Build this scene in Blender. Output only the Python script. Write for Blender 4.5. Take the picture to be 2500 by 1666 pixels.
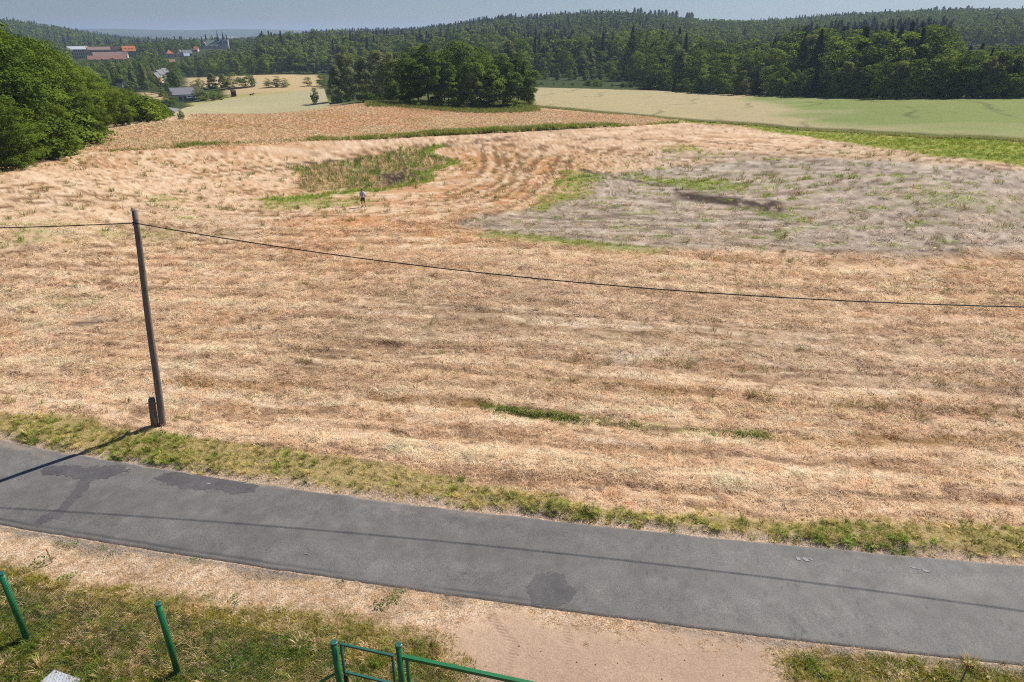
import bpy, bmesh, math, random
import numpy as np
from mathutils import Vector, Matrix, Euler

for _o in list(bpy.data.objects):
    bpy.data.objects.remove(_o, do_unlink=True)
SC = bpy.context.scene
COL = SC.collection
R = math.radians

# ------------------------------------------------------------------ camera, sky, sun, exposure
CAM_H, PITCH, FPX = 13.0, R(24.3), 1667.0
cam_data = bpy.data.cameras.new('camera')
cam_data.sensor_width = 36.0
cam_data.lens = FPX / 2500 * 36
cam_data.clip_start = 0.1
cam_data.clip_end = 40000
cam = bpy.data.objects.new('camera', cam_data)
cam.location = (0, 0, CAM_H)
cam.rotation_euler = (R(90) - PITCH, 0, 0)
COL.objects.link(cam)
SC.camera = cam

SUN_EL, SUN_AZ = R(47), R(40)          # azimuth measured from +x towards +y (ahead and to the right)
world = bpy.data.worlds.new('World')
SC.world = world
world.use_nodes = True
wn = world.node_tree
wn.nodes.clear()
sky = wn.nodes.new('ShaderNodeTexSky')
sky.sky_type = 'NISHITA'
sky.sun_disc = False
sky.sun_elevation = SUN_EL
sky.sun_rotation = R(90) - SUN_AZ      # clockwise from +y
sky.altitude = 400
sky.air_density = 1.0
sky.dust_density = 0.6
sky.ozone_density = 2.0
bg = wn.nodes.new('ShaderNodeBackground')
bg.inputs['Strength'].default_value = 0.062
wo = wn.nodes.new('ShaderNodeOutputWorld')
tint = wn.nodes.new('ShaderNodeVectorMath'); tint.operation = 'MULTIPLY'
tint.inputs[1].default_value = (0.67, 0.77, 1.0)
wn.links.new(sky.outputs[0], tint.inputs[0])
wn.links.new(tint.outputs[0], bg.inputs[0])
wn.links.new(bg.outputs[0], wo.inputs[0])

sun_data = bpy.data.lights.new('sun', 'SUN')
sun_data.energy = 5.0
sun_data.angle = R(0.53)
sun_data.color = (1.0, 0.945, 0.86)
sun = bpy.data.objects.new('sun', sun_data)
sd = Vector((math.cos(SUN_EL) * math.cos(SUN_AZ), math.cos(SUN_EL) * math.sin(SUN_AZ), math.sin(SUN_EL)))
sun.rotation_euler = sd.to_track_quat('Z', 'Y').to_euler()
sun.location = (0, 0, 60)
COL.objects.link(sun)

vs = SC.view_settings
vs.view_transform = 'Standard'
vs.look = 'None'
vs.gamma = 1.0
vs.use_curve_mapping = False
vs.exposure = 0.25
SC.cycles.max_bounces = 6
SC.cycles.diffuse_bounces = 2
SC.cycles.glossy_bounces = 2
SC.cycles.transmission_bounces = 4
SC.cycles.volume_bounces = 0
SC.cycles.use_denoising = False
SC.cycles.filter_width = 1.15

# ------------------------------------------------------------------ helpers
def lin(c):
    c = c / 255.0
    return c / 12.92 if c <= 0.04045 else ((c + 0.055) / 1.055) ** 2.4

def S(r, g, b, k=0.86):
    return np.array([lin(r) * k, lin(g) * k, lin(b) * k])

def ray(u, v):
    cx = (u - 1250) / FPX
    cy = (833 - v) / FPX
    return np.array([cx, math.cos(PITCH) + cy * math.sin(PITCH), -math.sin(PITCH) + cy * math.cos(PITCH)])

def elev_z(u, v, D):
    d = ray(u, v)
    return CAM_H + d[2] * D / math.hypot(d[0], d[1])

def az_of(u, v=150):
    d = ray(u, v)
    return math.atan2(d[0], d[1])

def pix(p):
    x, y, z = p[0], p[1], p[2] - CAM_H
    dep = y * math.cos(PITCH) - z * math.sin(PITCH)
    up = y * math.sin(PITCH) + z * math.cos(PITCH)
    return 1250 + FPX * x / dep, 833 - FPX * up / dep

def hash2(ix, iy, seed):
    n = (ix.astype(np.int64) * 374761393 + iy.astype(np.int64) * 668265263 + seed * 1442695041) & 0xFFFFFFFF
    n = ((n ^ (n >> 13)) * 1274126177) & 0xFFFFFFFF
    n = ((n ^ (n >> 16)) * 2246822519) & 0xFFFFFFFF
    return ((n ^ (n >> 15)) & 0xFFFFFF) / float(0xFFFFFF)

def vnoise(x, y, seed=0):
    fx, fy = np.floor(x), np.floor(y)
    tx, ty = x - fx, y - fy
    tx = tx * tx * tx * (tx * (tx * 6 - 15) + 10)
    ty = ty * ty * ty * (ty * (ty * 6 - 15) + 10)
    a = hash2(fx, fy, seed); b = hash2(fx + 1, fy, seed)
    c = hash2(fx, fy + 1, seed); d = hash2(fx + 1, fy + 1, seed)
    return ((a + (b - a) * tx) * (1 - ty) + (c + (d - c) * tx) * ty) * 2 - 1

def fbm(x, y, octv=4, seed=0, gain=0.5):
    s = np.zeros_like(x); a = 1.0; t = 0.0
    for i in range(octv):
        ca, sa = math.cos(i * 0.7), math.sin(i * 0.7)
        f = 2.03 ** i
        s += a * vnoise((x * ca - y * sa) * f + 17.3 * i, (x * sa + y * ca) * f - 9.1 * i, seed + i * 13)
        t += a
        a *= gain
    return s / t

def sstep(a, b, x):
    t = np.clip((x - a) / (b - a), 0, 1)
    return t * t * (3 - 2 * t)

# ------------------------------------------------------------------ terrain height
CTRL = []
def cv(u, v, D): CTRL.append((az_of(u, v), math.log(D), elev_z(u, v, D)))
def cz(u, D, z): CTRL.append((az_of(u), math.log(D), z))
for _u in (-500, 200, 900, 1600, 2300, 3000):
    for _d in (8, 13, 20, 30): cz(_u, _d, 0)
    cz(_u, 45, -0.7)
cv(887, 505, 67); cv(300, 430, 84); cv(0, 425, 82); cv(800, 345, 122); cv(300, 372, 104)
cv(1200, 268, 190); cv(870, 256, 190); cv(450, 286, 172); cv(1650, 304, 150); cv(1350, 330, 128)
cv(2500, 408, 84); cv(2500, 348, 112); cv(2500, 246, 232); cv(2000, 240, 258); cv(1550, 226, 300); cv(1300, 218, 312)
cv(1320, 264, 195); cv(2000, 326, 134); cz(3000, 90, -2); cz(3000, 230, -6)
cv(440, 252, 395); cv(640, 232, 385); cv(640, 185, 540); cv(490, 206, 480)
cz(420, 215, -11.5); cz(640, 240, -12); cv(420, 270, 262)
cv(200, 142, 900); cv(320, 138, 880); cv(420, 157, 800); cv(530, 116, 1000); cv(390, 200, 600)
cz(0, 180, -5); cz(0, 350, -12); cz(-500, 120, -2); cz(-500, 400, -8)
cv(760, 180, 565); cz(760, 900, -6); cz(760, 1500, -2); cz(1050, 400, -12); cz(1050, 700, -8)
cv(1500, 203, 362); cv(1350, 205, 355); cz(1500, 520, -9); cz(1900, 460, -8); cz(2500, 420, -6)
cz(1300, 700, -4); cz(1700, 700, 0); cz(2300, 700, 4); cz(3000, 700, 6)
for _u, _v, _d in ((950, 90, 1250), (1150, 60, 1200), (1300, 42, 1200), (1500, 31, 1200), (1620, 44, 1220), (1750, 62, 1350),
                   (1950, 52, 1500), (2150, 38, 1450), (2400, 33, 1350), (2550, 36, 1350)):
    cz(_u, _d, elev_z(_u, _v, _d) - 13)
for _u, _v in ((-200, 30), (0, 42), (100, 55), (200, 74), (300, 95), (450, 108), (560, 102), (650, 90)):
    cz(_u, 1700, elev_z(_u, _v, 1700) - 16)
for _u in (100, 300, 480, 620): cz(_u, 1250, -16)
for _u in (-200, 200, 480, 700, 1200, 2000, 2700): cz(_u, 2900, -24)
for _u in (-200, 200, 480, 700, 1200, 2000, 2700): cz(_u, 5000, -22)
for _u, _v in ((-200, 78), (180, 74), (250, 69), (330, 71), (420, 75), (500, 76), (560, 69), (650, 73), (1200, 80), (2000, 80), (2700, 80)):
    cz(_u, 8500, elev_z(_u, _v, 8500))
for _u in (-200, 700, 2700): cz(_u, 14000, -60)
CA = np.array([(c[0] * 2.2, c[1]) for c in CTRL]); CZ = np.array([c[2] for c in CTRL])
def _phi(r): return r ** 3
_n = len(CA)
_d = np.linalg.norm(CA[:, None] - CA[None], axis=2)
_A = np.zeros((_n + 3, _n + 3)); _A[:_n, :_n] = _phi(_d) + np.eye(_n) * 1e-3
_A[:_n, _n] = 1; _A[:_n, _n + 1:] = CA; _A[_n:, :_n] = _A[:_n, _n:].T
CW = np.linalg.solve(_A, np.concatenate([CZ, np.zeros(3)]))

def terr(x, y):
    x = np.atleast_1d(np.asarray(x, float)); y = np.atleast_1d(np.asarray(y, float))
    D = np.hypot(x, y) + 1e-6
    a = np.clip(np.arctan2(x, y), -0.95, 0.95) * 2.2
    l = np.clip(np.log(D), math.log(8), math.log(14000))
    z = np.full(x.shape, CW[_n]) + a * CW[_n + 1] + l * CW[_n + 2]
    for i in range(_n):
        z += CW[i] * ((a - CA[i, 0]) ** 2 + (l - CA[i, 1]) ** 2) ** 1.5
    z = z * sstep(24, 44, D)
    rough = sstep(420, 900, D)
    z = z + rough * 3.0 * fbm(x * 0.004, y * 0.004, 3, 5) + sstep(40, 90, D) * 0.35 * fbm(x * 0.03, y * 0.03, 2, 8) * (1 - sstep(150, 300, D))
    return np.clip(z, -60, 160)

_DS = np.concatenate([np.arange(7, 150, 1.5), 150 * 1.012 ** np.arange(0, 370)])
def hit(u, v):
    """world point where the sight line through a photo pixel first meets the ground"""
    d = ray(u, v); hh = math.hypot(d[0], d[1])
    zr = CAM_H + d[2] / hh * _DS
    zt = terr(d[0] / hh * _DS, d[1] / hh * _DS)
    k = np.argmax(zr <= zt)
    if not (zr <= zt).any(): k = len(_DS) - 1
    lo, hi = _DS[max(k - 1, 0)], _DS[k]
    for _ in range(14):
        m = (lo + hi) / 2
        if CAM_H + d[2] / hh * m <= terr(d[0] / hh * m, d[1] / hh * m)[0]: hi = m
        else: lo = m
    x, y = d[0] / hh * hi, d[1] / hh * hi
    return np.array([x, y, terr(x, y)[0]])

def atD(u, D):
    a = az_of(u)
    x, y = D * math.sin(a), D * math.cos(a)
    return np.array([x, y, terr(x, y)[0]])

WS = 1.0625
def W(*pts):
    return np.array([hit(p[0] * WS, p[1] * WS)[:2] for p in pts])

def sdist(x, y, poly, closed=True):
    """signed distance (negative inside) to a polygon, or distance to a polyline"""
    n = len(poly)
    d = np.full(x.shape, 1e18); inside = np.zeros(x.shape, bool)
    for i in range(n if closed else n - 1):
        ax, ay = poly[i]; bx, by = poly[(i + 1) % n]
        ex, ey = bx - ax, by - ay
        t = np.clip(((x - ax) * ex + (y - ay) * ey) / (ex * ex + ey * ey + 1e-12), 0, 1)
        d = np.minimum(d, (x - ax - t * ex) ** 2 + (y - ay - t * ey) ** 2)
        if closed:
            c = ((ay > y) != (by > y)) & (x < (bx - ax) * (y - ay) / (by - ay + 1e-12) + ax)
            inside ^= c
    d = np.sqrt(d)
    return np.where(inside, -d, d) if closed else d

def pmask(x, y, poly, soft, closed=True, width=0.0):
    pad = soft * 1.5 + width
    mn, mx = poly.min(0) - pad, poly.max(0) + pad
    out = np.zeros(x.shape)
    sel = (x > mn[0]) & (x < mx[0]) & (y > mn[1]) & (y < mx[1])
    if sel.any():
        s = sdist(x[sel], y[sel], poly, closed) - width
        out[sel] = sstep(soft, -soft, s)
    return out

# ------------------------------------------------------------------ object helpers
def prop(o, label=None, cat=None, group=None, kind=None):
    if label: o['label'] = label
    if cat: o['category'] = cat
    if group: o['group'] = group
    if kind: o['kind'] = kind
    return o

def mesh_np(name, V, F, mats=(), col=None, smooth=False, midx=None):
    V = np.asarray(V, np.float32); F = np.asarray(F, np.int32)
    me = bpy.data.meshes.new(name)
    me.vertices.add(len(V)); me.vertices.foreach_set('co', V.ravel())
    n, k = F.shape
    me.loops.add(n * k); me.loops.foreach_set('vertex_index', F.ravel())
    me.polygons.add(n)
    me.polygons.foreach_set('loop_start', np.arange(0, n * k, k, dtype=np.int32))
    me.polygons.foreach_set('loop_total', np.full(n, k, np.int32))
    if smooth: me.polygons.foreach_set('use_smooth', np.ones(n, bool))
    if midx is not None: me.polygons.foreach_set('material_index', np.asarray(midx, np.int32))
    for m in mats: me.materials.append(m)
    me.update(calc_edges=True)
    if col is not None:
        a = me.color_attributes.new('Col', 'FLOAT_COLOR', 'POINT')
        c4 = np.ones((len(V), 4), np.float32); c4[:, :3] = col
        a.data.foreach_set('color', c4.ravel())
    return me

def link(name, me, parent=None):
    o = bpy.data.objects.new(name, me)
    COL.objects.link(o)
    if parent is not None: o.parent = parent
    return o

def empty(name, loc=(0, 0, 0), rz=0.0):
    o = bpy.data.objects.new(name, None)
    o.empty_display_size = 0.3
    o.location = loc; o.rotation_euler = (0, 0, rz)
    COL.objects.link(o)
    return o

class MB:
    """collects boxes, tubes and prisms into one mesh"""
    def __init__(s): s.v = []; s.f = []
    def add(s, v, f):
        b = len(s.v); s.v += [tuple(p) for p in v]; s.f += [tuple(i + b for i in q) for q in f]; return s
    def box(s, c, d, rz=0.0, bev=0.0):
        x, y, z = d[0] / 2, d[1] / 2, d[2] / 2
        ca, sa = math.cos(rz), math.sin(rz)
        v = [(sx * x, sy * y, sz * z) for sx in (-1, 1) for sy in (-1, 1) for sz in (-1, 1)]
        v = [(c[0] + p[0] * ca - p[1] * sa, c[1] + p[0] * sa + p[1] * ca, c[2] + p[2]) for p in v]
        return s.add(v, [(0, 1, 3, 2), (4, 6, 7, 5), (0, 4, 5, 1), (2, 3, 7, 6), (0, 2, 6, 4), (1, 5, 7, 3)])
    def tube(s, pts, rad, n=8, cap=True):
        pts = [Vector(p) for p in pts]
        if not hasattr(rad, '__len__'): rad = [rad] * len(pts)
        v = []
        for i, p in enumerate(pts):
            t = (pts[min(i + 1, len(pts) - 1)] - pts[max(i - 1, 0)]).normalized()
            a = t.cross(Vector((0, 0, 1)) if abs(t.z) < 0.9 else Vector((1, 0, 0))).normalized()
            b = t.cross(a)
            for k in range(n):
                w = 2 * math.pi * k / n
                v.append(p + (a * math.cos(w) + b * math.sin(w)) * rad[i])
        f = []
        for i in range(len(pts) - 1):
            for k in range(n):
                f.append((i * n + k, i * n + (k + 1) % n, (i + 1) * n + (k + 1) % n, (i + 1) * n + k))
        if cap:
            f.append(tuple(range(n - 1, -1, -1))); f.append(tuple(range((len(pts) - 1) * n, len(pts) * n)))
        return s.add(v, f)
    def build(s, name, mat, parent=None, smooth=False):
        me = bpy.data.meshes.new(name); me.from_pydata(s.v, [], s.f); me.update()
        bm = bmesh.new(); bm.from_mesh(me); bmesh.ops.recalc_face_normals(bm, faces=bm.faces); bm.to_mesh(me); bm.free()
        if smooth:
            me.polygons.foreach_set('use_smooth', np.ones(len(me.polygons), bool))
        if mat is not None: me.materials.append(mat)
        return link(name, me, parent)

# ------------------------------------------------------------------ materials
def new_mat(name):
    m = bpy.data.materials.new(name); m.use_nodes = True
    m.node_tree.nodes.clear()
    return m, m.node_tree.nodes, m.node_tree.links

def N(nodes, t, **kw):
    n = nodes.new(t)
    for k, v in kw.items(): setattr(n, k, v)
    return n

def simple_mat(name, rgb, rough=0.8, var=0.15, scale=3.0, bump=0.0, spec=0.3, metal=0.0, stretch=None, rand=0.0):
    """base colour with noise variation and fine relief"""
    m, ns, ls = new_mat(name)
    out = N(ns, 'ShaderNodeOutputMaterial'); p = N(ns, 'ShaderNodeBsdfPrincipled')
    p.inputs['Roughness'].default_value = rough; p.inputs['Specular IOR Level'].default_value = spec; p.inputs['Metallic'].default_value = metal
    tc = N(ns, 'ShaderNodeTexCoord'); mp = N(ns, 'ShaderNodeMapping')
    if stretch: mp.inputs['Scale'].default_value = stretch
    nz = N(ns, 'ShaderNodeTexNoise'); nz.inputs['Scale'].default_value = scale; nz.inputs['Detail'].default_value = 5
    mr = N(ns, 'ShaderNodeMapRange'); mr.inputs[1].default_value = 0.25; mr.inputs[2].default_value = 0.75
    mr.inputs[3].default_value = 1 - var; mr.inputs[4].default_value = 1 + var
    mx = N(ns, 'ShaderNodeVectorMath', operation='SCALE'); mx.inputs[0].default_value = tuple(rgb)
    ls.new(tc.outputs['Object'], mp.inputs[0]); ls.new(mp.outputs[0], nz.inputs['Vector']); ls.new(nz.outputs[0], mr.inputs[0])
    ls.new(mr.outputs[0], mx.inputs['Scale']); ls.new(mx.outputs[0], p.inputs['Base Color'])
    if bump:
        b = N(ns, 'ShaderNodeBump'); b.inputs['Strength'].default_value = 1.0; b.inputs['Distance'].default_value = bump
        ls.new(nz.outputs[0], b.inputs['Height']); ls.new(b.outputs[0], p.inputs['Normal'])
    ls.new(p.outputs[0], out.inputs[0])
    return m

def ground_mat(name='soil_and_straw', amp=1.0, bmp=0.045):
    m, ns, ls = new_mat(name)
    out = N(ns, 'ShaderNodeOutputMaterial'); p = N(ns, 'ShaderNodeBsdfPrincipled')
    p.inputs['Roughness'].default_value = 0.95; p.inputs['Specular IOR Level'].default_value = 0.1
    at = N(ns, 'ShaderNodeAttribute', attribute_name='Col')
    geo = N(ns, 'ShaderNodeNewGeometry')
    acc = None
    for sc, lo, hi in ((24.0, 0.60, 1.40), (6.0, 0.84, 1.16)):
        nz = N(ns, 'ShaderNodeTexNoise'); nz.inputs['Scale'].default_value = sc; nz.inputs['Detail'].default_value = 3
        mr = N(ns, 'ShaderNodeMapRange'); mr.inputs[1].default_value = 0.3; mr.inputs[2].default_value = 0.7
        mr.inputs[3].default_value = 1 - (1 - lo) * amp; mr.inputs[4].default_value = 1 + (hi - 1) * amp
        ls.new(geo.outputs['Position'], nz.inputs['Vector']); ls.new(nz.outputs[0], mr.inputs[0])
        if acc is None: acc = mr; first = nz
        else:
            mu = N(ns, 'ShaderNodeMath', operation='MULTIPLY'); ls.new(acc.outputs[0], mu.inputs[0]); ls.new(mr.outputs[0], mu.inputs[1]); acc = mu
    mx = N(ns, 'ShaderNodeVectorMath', operation='SCALE')
    ls.new(at.outputs['Color'], mx.inputs[0]); ls.new(acc.outputs[0], mx.inputs['Scale']); ls.new(mx.outputs[0], p.inputs['Base Color'])
    b = N(ns, 'ShaderNodeBump'); b.inputs['Strength'].default_value = 0.8; b.inputs['Distance'].default_value = bmp
    ls.new(first.outputs[0], b.inputs['Height']); ls.new(b.outputs[0], p.inputs['Normal'])
    ls.new(p.outputs[0], out.inputs[0])
    return m

def asphalt_mat(name, k):
    m, ns, ls = new_mat(name)
    out = N(ns, 'ShaderNodeOutputMaterial'); p = N(ns, 'ShaderNodeBsdfPrincipled')
    p.inputs['Roughness'].default_value = 0.75; p.inputs['Specular IOR Level'].default_value = 0.35
    at = N(ns, 'ShaderNodeAttribute', attribute_name='Col')
    geo = N(ns, 'ShaderNodeNewGeometry')
    n1 = N(ns, 'ShaderNodeTexNoise'); n1.inputs['Scale'].default_value = 38; n1.inputs['Detail'].default_value = 2
    n2 = N(ns, 'ShaderNodeTexNoise'); n2.inputs['Scale'].default_value = 1.6; n2.inputs['Detail'].default_value = 8
    n2.inputs['Roughness'].default_value = 0.75; ls.new(geo.outputs['Position'], n1.inputs['Vector']); ls.new(geo.outputs['Position'], n2.inputs['Vector'])
    r1 = N(ns, 'ShaderNodeMapRange'); r1.inputs[1].default_value = 0.3; r1.inputs[2].default_value = 0.7; r1.inputs[3].default_value = 0.68 * k; r1.inputs[4].default_value = 1.32 * k
    r2 = N(ns, 'ShaderNodeMapRange'); r2.inputs[1].default_value = 0.3; r2.inputs[2].default_value = 0.7; r2.inputs[3].default_value = 0.78; r2.inputs[4].default_value = 1.22
    ls.new(n1.outputs[0], r1.inputs[0]); ls.new(n2.outputs[0], r2.inputs[0])
    mu = N(ns, 'ShaderNodeMath', operation='MULTIPLY'); ls.new(r1.outputs[0], mu.inputs[0]); ls.new(r2.outputs[0], mu.inputs[1])
    mx = N(ns, 'ShaderNodeVectorMath', operation='SCALE')
    ls.new(at.outputs['Color'], mx.inputs[0]); ls.new(mu.outputs[0], mx.inputs['Scale']); ls.new(mx.outputs[0], p.inputs['Base Color'])
    b = N(ns, 'ShaderNodeBump'); b.inputs['Strength'].default_value = 0.7; b.inputs['Distance'].default_value = 0.008
    ls.new(n1.outputs[0], b.inputs['Height']); ls.new(b.outputs[0], p.inputs['Normal'])
    ls.new(p.outputs[0], out.inputs[0])
    return m

# ------------------------------------------------------------------ road edges (functions of x)
_f = W((0, 1012), (100, 1028), (400, 1085), (700, 1125), (1000, 1163), (1400, 1213), (1700, 1240), (2000, 1270), (2353, 1300))
_g = W((0, 1205), (200, 1240), (400, 1275), (600, 1308), (900, 1345), (1200, 1385), (1500, 1430), (1800, 1475), (2000, 1497), (2353, 1526))
_pf = np.polyfit(_f[:, 0], _f[:, 1], 3); _pg = np.polyfit(_g[:, 0], _g[:, 1], 3)
def _ext(p, x, a, b):
    d = np.polyder(p)
    y = np.polyval(p, np.clip(x, a, b))
    return y + np.where(x < a, (x - a) * np.polyval(d, a), np.where(x > b, (x - b) * np.polyval(d, b), 0))
def yfar(x): return _ext(_pf, np.asarray(x, float), -19.0, 14.5)
def ynear(x): return _ext(_pg, np.asarray(x, float), -16.0, 12.5)

# ------------------------------------------------------------------ zones of the land
MEADOW = W((188, 348), (200, 325), (300, 293), (420, 278), (560, 262), (700, 243), (740, 240), (820, 238), (1000, 248), (1220, 252), (1330, 260), (1500, 271),
           (1562, 281), (1480, 288), (1300, 297), (1150, 305), (1000, 312), (900, 318), (740, 322), (500, 335))
MEADOW_EDGE = W((120, 362), (190, 351), (330, 345), (500, 335), (740, 322), (900, 318), (1000, 312), (1150, 305), (1300, 297), (1480, 288), (1562, 283))
WHEAT_R = np.concatenate([W((1228, 246), (1400, 262), (1560, 277), (1750, 290), (1950, 305), (2150, 319), (2353, 328), (2700, 345), (3300, 380), (3300, 236), (2700, 234), (2353, 231),
                            (2150, 229), (1900, 226), (1750, 223), (1600, 216), (1500, 212), (1228, 205))])
WHEAT_L = np.array([atD(u, d)[:2] for u, d in ((400, 215), (790, 215), (800, 300), (780, 370))] + [tuple(p) for p in W((700, 212), (560, 226), (470, 238), (440, 246), (415, 258), (385, 276))])
GREEN_STRIP = np.concatenate([W((1562, 279), (1750, 291), (1950, 306), (2150, 320), (2353, 329), (2700, 346), (3300, 381), (3300, 470), (2700, 412), (2353, 385), (2150, 360), (1980, 334), (1830, 311), (1690, 289), (1580, 283))])
MULCH = W((1040, 518), (1100, 492), (1250, 482), (1330, 458), (1385, 425), (1340, 404), (1400, 398), (1550, 385), (1700, 372), (1900, 368), (2100, 385), (2353, 405), (2700, 425), (2700, 600),
          (2353, 596), (2150, 588), (1900, 578), (1600, 570), (1400, 562), (1250, 552), (1120, 545))
MULCH_FAR = W((1500, 350), (1700, 345), (2000, 370), (2353, 400), (2353, 425), (2000, 400), (1700, 375), (1500, 372))
SOIL = [W((1560, 440), (1650, 445), (1780, 460), (1850, 480), (1830, 496), (1760, 495), (1700, 480), (1600, 458)), W((870, 428), (915, 396), (985, 383), (1000, 394), (935, 418), (890, 434))]
SOIL_L = [(W((640, 381), (700, 378), (780, 371), (850, 366), (930, 350)), 0.9), (W((1010, 338), (1080, 330), (1190, 316)), 0.8), (W((1335, 395), (1400, 402), (1460, 412), (1540, 428)), 0.7),
          (W((160, 755), (240, 748)), 0.35), (W((1750, 300), (1900, 305)), 0.6)]
REED = W((680, 408), (700, 392), (760, 384), (850, 368), (940, 345), (995, 334), (1018, 375), (1000, 402), (945, 428), (870, 442), (780, 436), (700, 440))
REED_RIM = W((602, 458), (660, 455), (720, 450), (800, 445), (850, 442), (905, 432), (960, 420), (1003, 400), (1018, 378), (1006, 350), (996, 336))
GREEN = [(W((1290, 395), (1400, 405), (1385, 430), (1330, 460), (1290, 485), (1240, 492), (1290, 440)), 0.8), (W((1470, 402), (1600, 410), (1850, 430), (1800, 440), (1650, 440), (1530, 425)), 0.85),
         (W((1090, 538), (1180, 546), (1300, 548), (1420, 556), (1540, 572), (1500, 580), (1380, 570), (1200, 558), (1100, 552)), 0.85), (W((1740, 490), (1850, 490), (1855, 506), (1760, 500)), 0.9),
         (W((10, 512), (140, 508), (280, 515), (300, 545), (240, 575), (120, 560), (20, 545)), 0.45), (W((320, 450), (400, 446), (420, 460), (330, 464)), 0.5), (W((0, 680), (90, 685), (200, 700), (150, 712), (0, 700)), 0.6),
         (W((380, 488), (430, 488), (430, 500), (380, 500)), 0.5), (W((600, 458), (830, 442), (840, 460), (700, 480), (610, 475)), 0.55), (W((330, 520), (450, 535), (430, 560), (320, 550)), 0.35),
         (W((1840, 405), (2050, 400), (2100, 412), (1900, 415)), 0.5), (W((2000, 445), (2200, 450), (2353, 470), (2353, 485), (2100, 470)), 0.4), (W((1500, 330), (1700, 350), (1650, 362), (1480, 345)), 0.25)]
TUFTLINE = W((1105, 932), (1180, 945), (1290, 960), (1400, 975), (1520, 985), (1650, 992), (1760, 1000))
TUFTLINE2 = W((450, 880), (600, 885), (720, 880)), W((860, 915), (1000, 925), (1105, 932)), W((1760, 1000), (1950, 1015), (2353, 1010))
VERGE_TOP = W((-300, 915), (0, 938), (150, 950), (300, 975), (400, 985), (500, 1010), (700, 1045), (900, 1058), (1050, 1085), (1200, 1115), (1400, 1150), (1600, 1172), (1800, 1188), (2000, 1190), (2150, 1190), (2353, 1200), (2600, 1215))
DRIVE = W((985, 1462), (1040, 1432), (1130, 1408), (1400, 1433), (1600, 1462), (1770, 1492), (1790, 1568), (1840, 1700), (1900, 1900), (1020, 1900), (1030, 1700), (1035, 1568), (1015, 1500))
TAN_L = [W((425, 178), (560, 174), (735, 172), (735, 204), (600, 208), (520, 200), (430, 204)), W((505, 200), (600, 196), (735, 196), (735, 208), (520, 220)), W((320, 213), (385, 213), (385, 228), (320, 230))]
PADDOCK = W((430, 236), (520, 222), (720, 205), (725, 213), (560, 226), (440, 244))
NEARG = W((1770, 1510), (1900, 1508), (2000, 1518), (2120, 1528), (2353, 1550), (2500, 1560), (2500, 1640), (1850, 1640), (1800, 1560))
TYRES = [W((1290, 1420), (1310, 1480), (1300, 1540), (1270, 1640)), W((1345, 1425), (1372, 1490), (1375, 1560), (1360, 1660)), W((1480, 1440), (1500, 1490), (1430, 1560), (1300, 1640)), W((1120, 1415), (1180, 1480), (1160, 1560), (1120, 1660)), W((1580, 1460), (1640, 1500), (1600, 1560), (1540, 1640))]
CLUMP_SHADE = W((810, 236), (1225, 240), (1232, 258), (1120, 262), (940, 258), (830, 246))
_rc = REED.mean(0)
TRACKS = [W((1240, 345), (1200, 385), (1190, 420), (1140, 450), (1050, 480), (900, 492), (700, 492), (450, 480)), W((1175, 352), (1183, 395), (1150, 430), (1080, 455), (990, 470)), W((1300, 360), (1275, 410), (1240, 450), (1170, 492), (1050, 520), (850, 537), (600, 532), (300, 520)),
          W((1120, 335), (1130, 380), (1100, 420), (1040, 445)), W((1150, 325), (1400, 318), (1700, 330), (2000, 360), (2353, 395)), W((1120, 332), (1400, 340), (1700, 352), (2000, 385), (2353, 425)), W((1360, 345), (1600, 370), (1900, 400), (2353, 450)),
          W((1300, 560), (1000, 565), (600, 562), (300, 572), (0, 592)), W((0, 622), (400, 650), (900, 692), (1500, 722), (2353, 765)), W((300, 782), (700, 822), (1200, 872), (1700, 930), (2353, 985)), W((0, 735), (300, 762), (800, 800), (1300, 850), (1800, 900), (2353, 930)),
          W((400, 892), (900, 930), (1500, 1000), (2353, 1062)), W((0, 600), (500, 600), (1000, 620), (1500, 650), (2353, 690)), W((500, 985), (1000, 1030), (1600, 1085), (2353, 1110)), W((0, 470), (300, 455), (600, 440)), W((0, 440), (300, 415), (640, 385), (900, 340), (1150, 318))]
TONES = [(W((1050, 345), (1330, 365), (1280, 480), (1100, 560), (700, 570), (640, 500), (880, 480), (1000, 430)), 0.8, (204, 150, 98), 4.0), (W((430, 858), (720, 872), (700, 892), (430, 885)), 0.75, (184, 134, 82), 0.5),
         (W((1250, 860), (1900, 900), (2353, 930), (2353, 990), (1800, 950), (1300, 910)), 0.5, (198, 150, 104), 1.5), (W((600, 720), (1000, 700), (1500, 740), (1700, 800), (1600, 860), (1200, 880), (700, 850)), 0.7, (180, 156, 124), 2.5),
         (W((0, 580), (330, 560), (600, 600), (640, 680), (300, 760), (0, 900)), 0.5, (226, 196, 166), 2.5), (W((0, 830), (300, 850), (300, 930), (0, 930)), 0.6, (238, 208, 176), 1.0),
         (W((1400, 820), (1500, 800), (1560, 830), (1450, 860)), 0.6, (222, 206, 190), 0.8), (W((1200, 330), (1600, 290), (2353, 385), (2353, 420), (1700, 360), (1300, 350)), 0.6, (210, 174, 138), 4.0),
         (W((1900, 620), (2353, 640), (2353, 760), (2000, 740)), 0.5, (228, 192, 158), 3.0), (W((250, 560), (700, 540), (1000, 600), (700, 640), (300, 620)), 0.4, (196, 146, 100), 2.0),
         (W((600, 1000), (1200, 1060), (1900, 1120), (2353, 1110), (2353, 1180), (1500, 1140), (900, 1050)), 0.5, (222, 188, 152), 0.8)]

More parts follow.
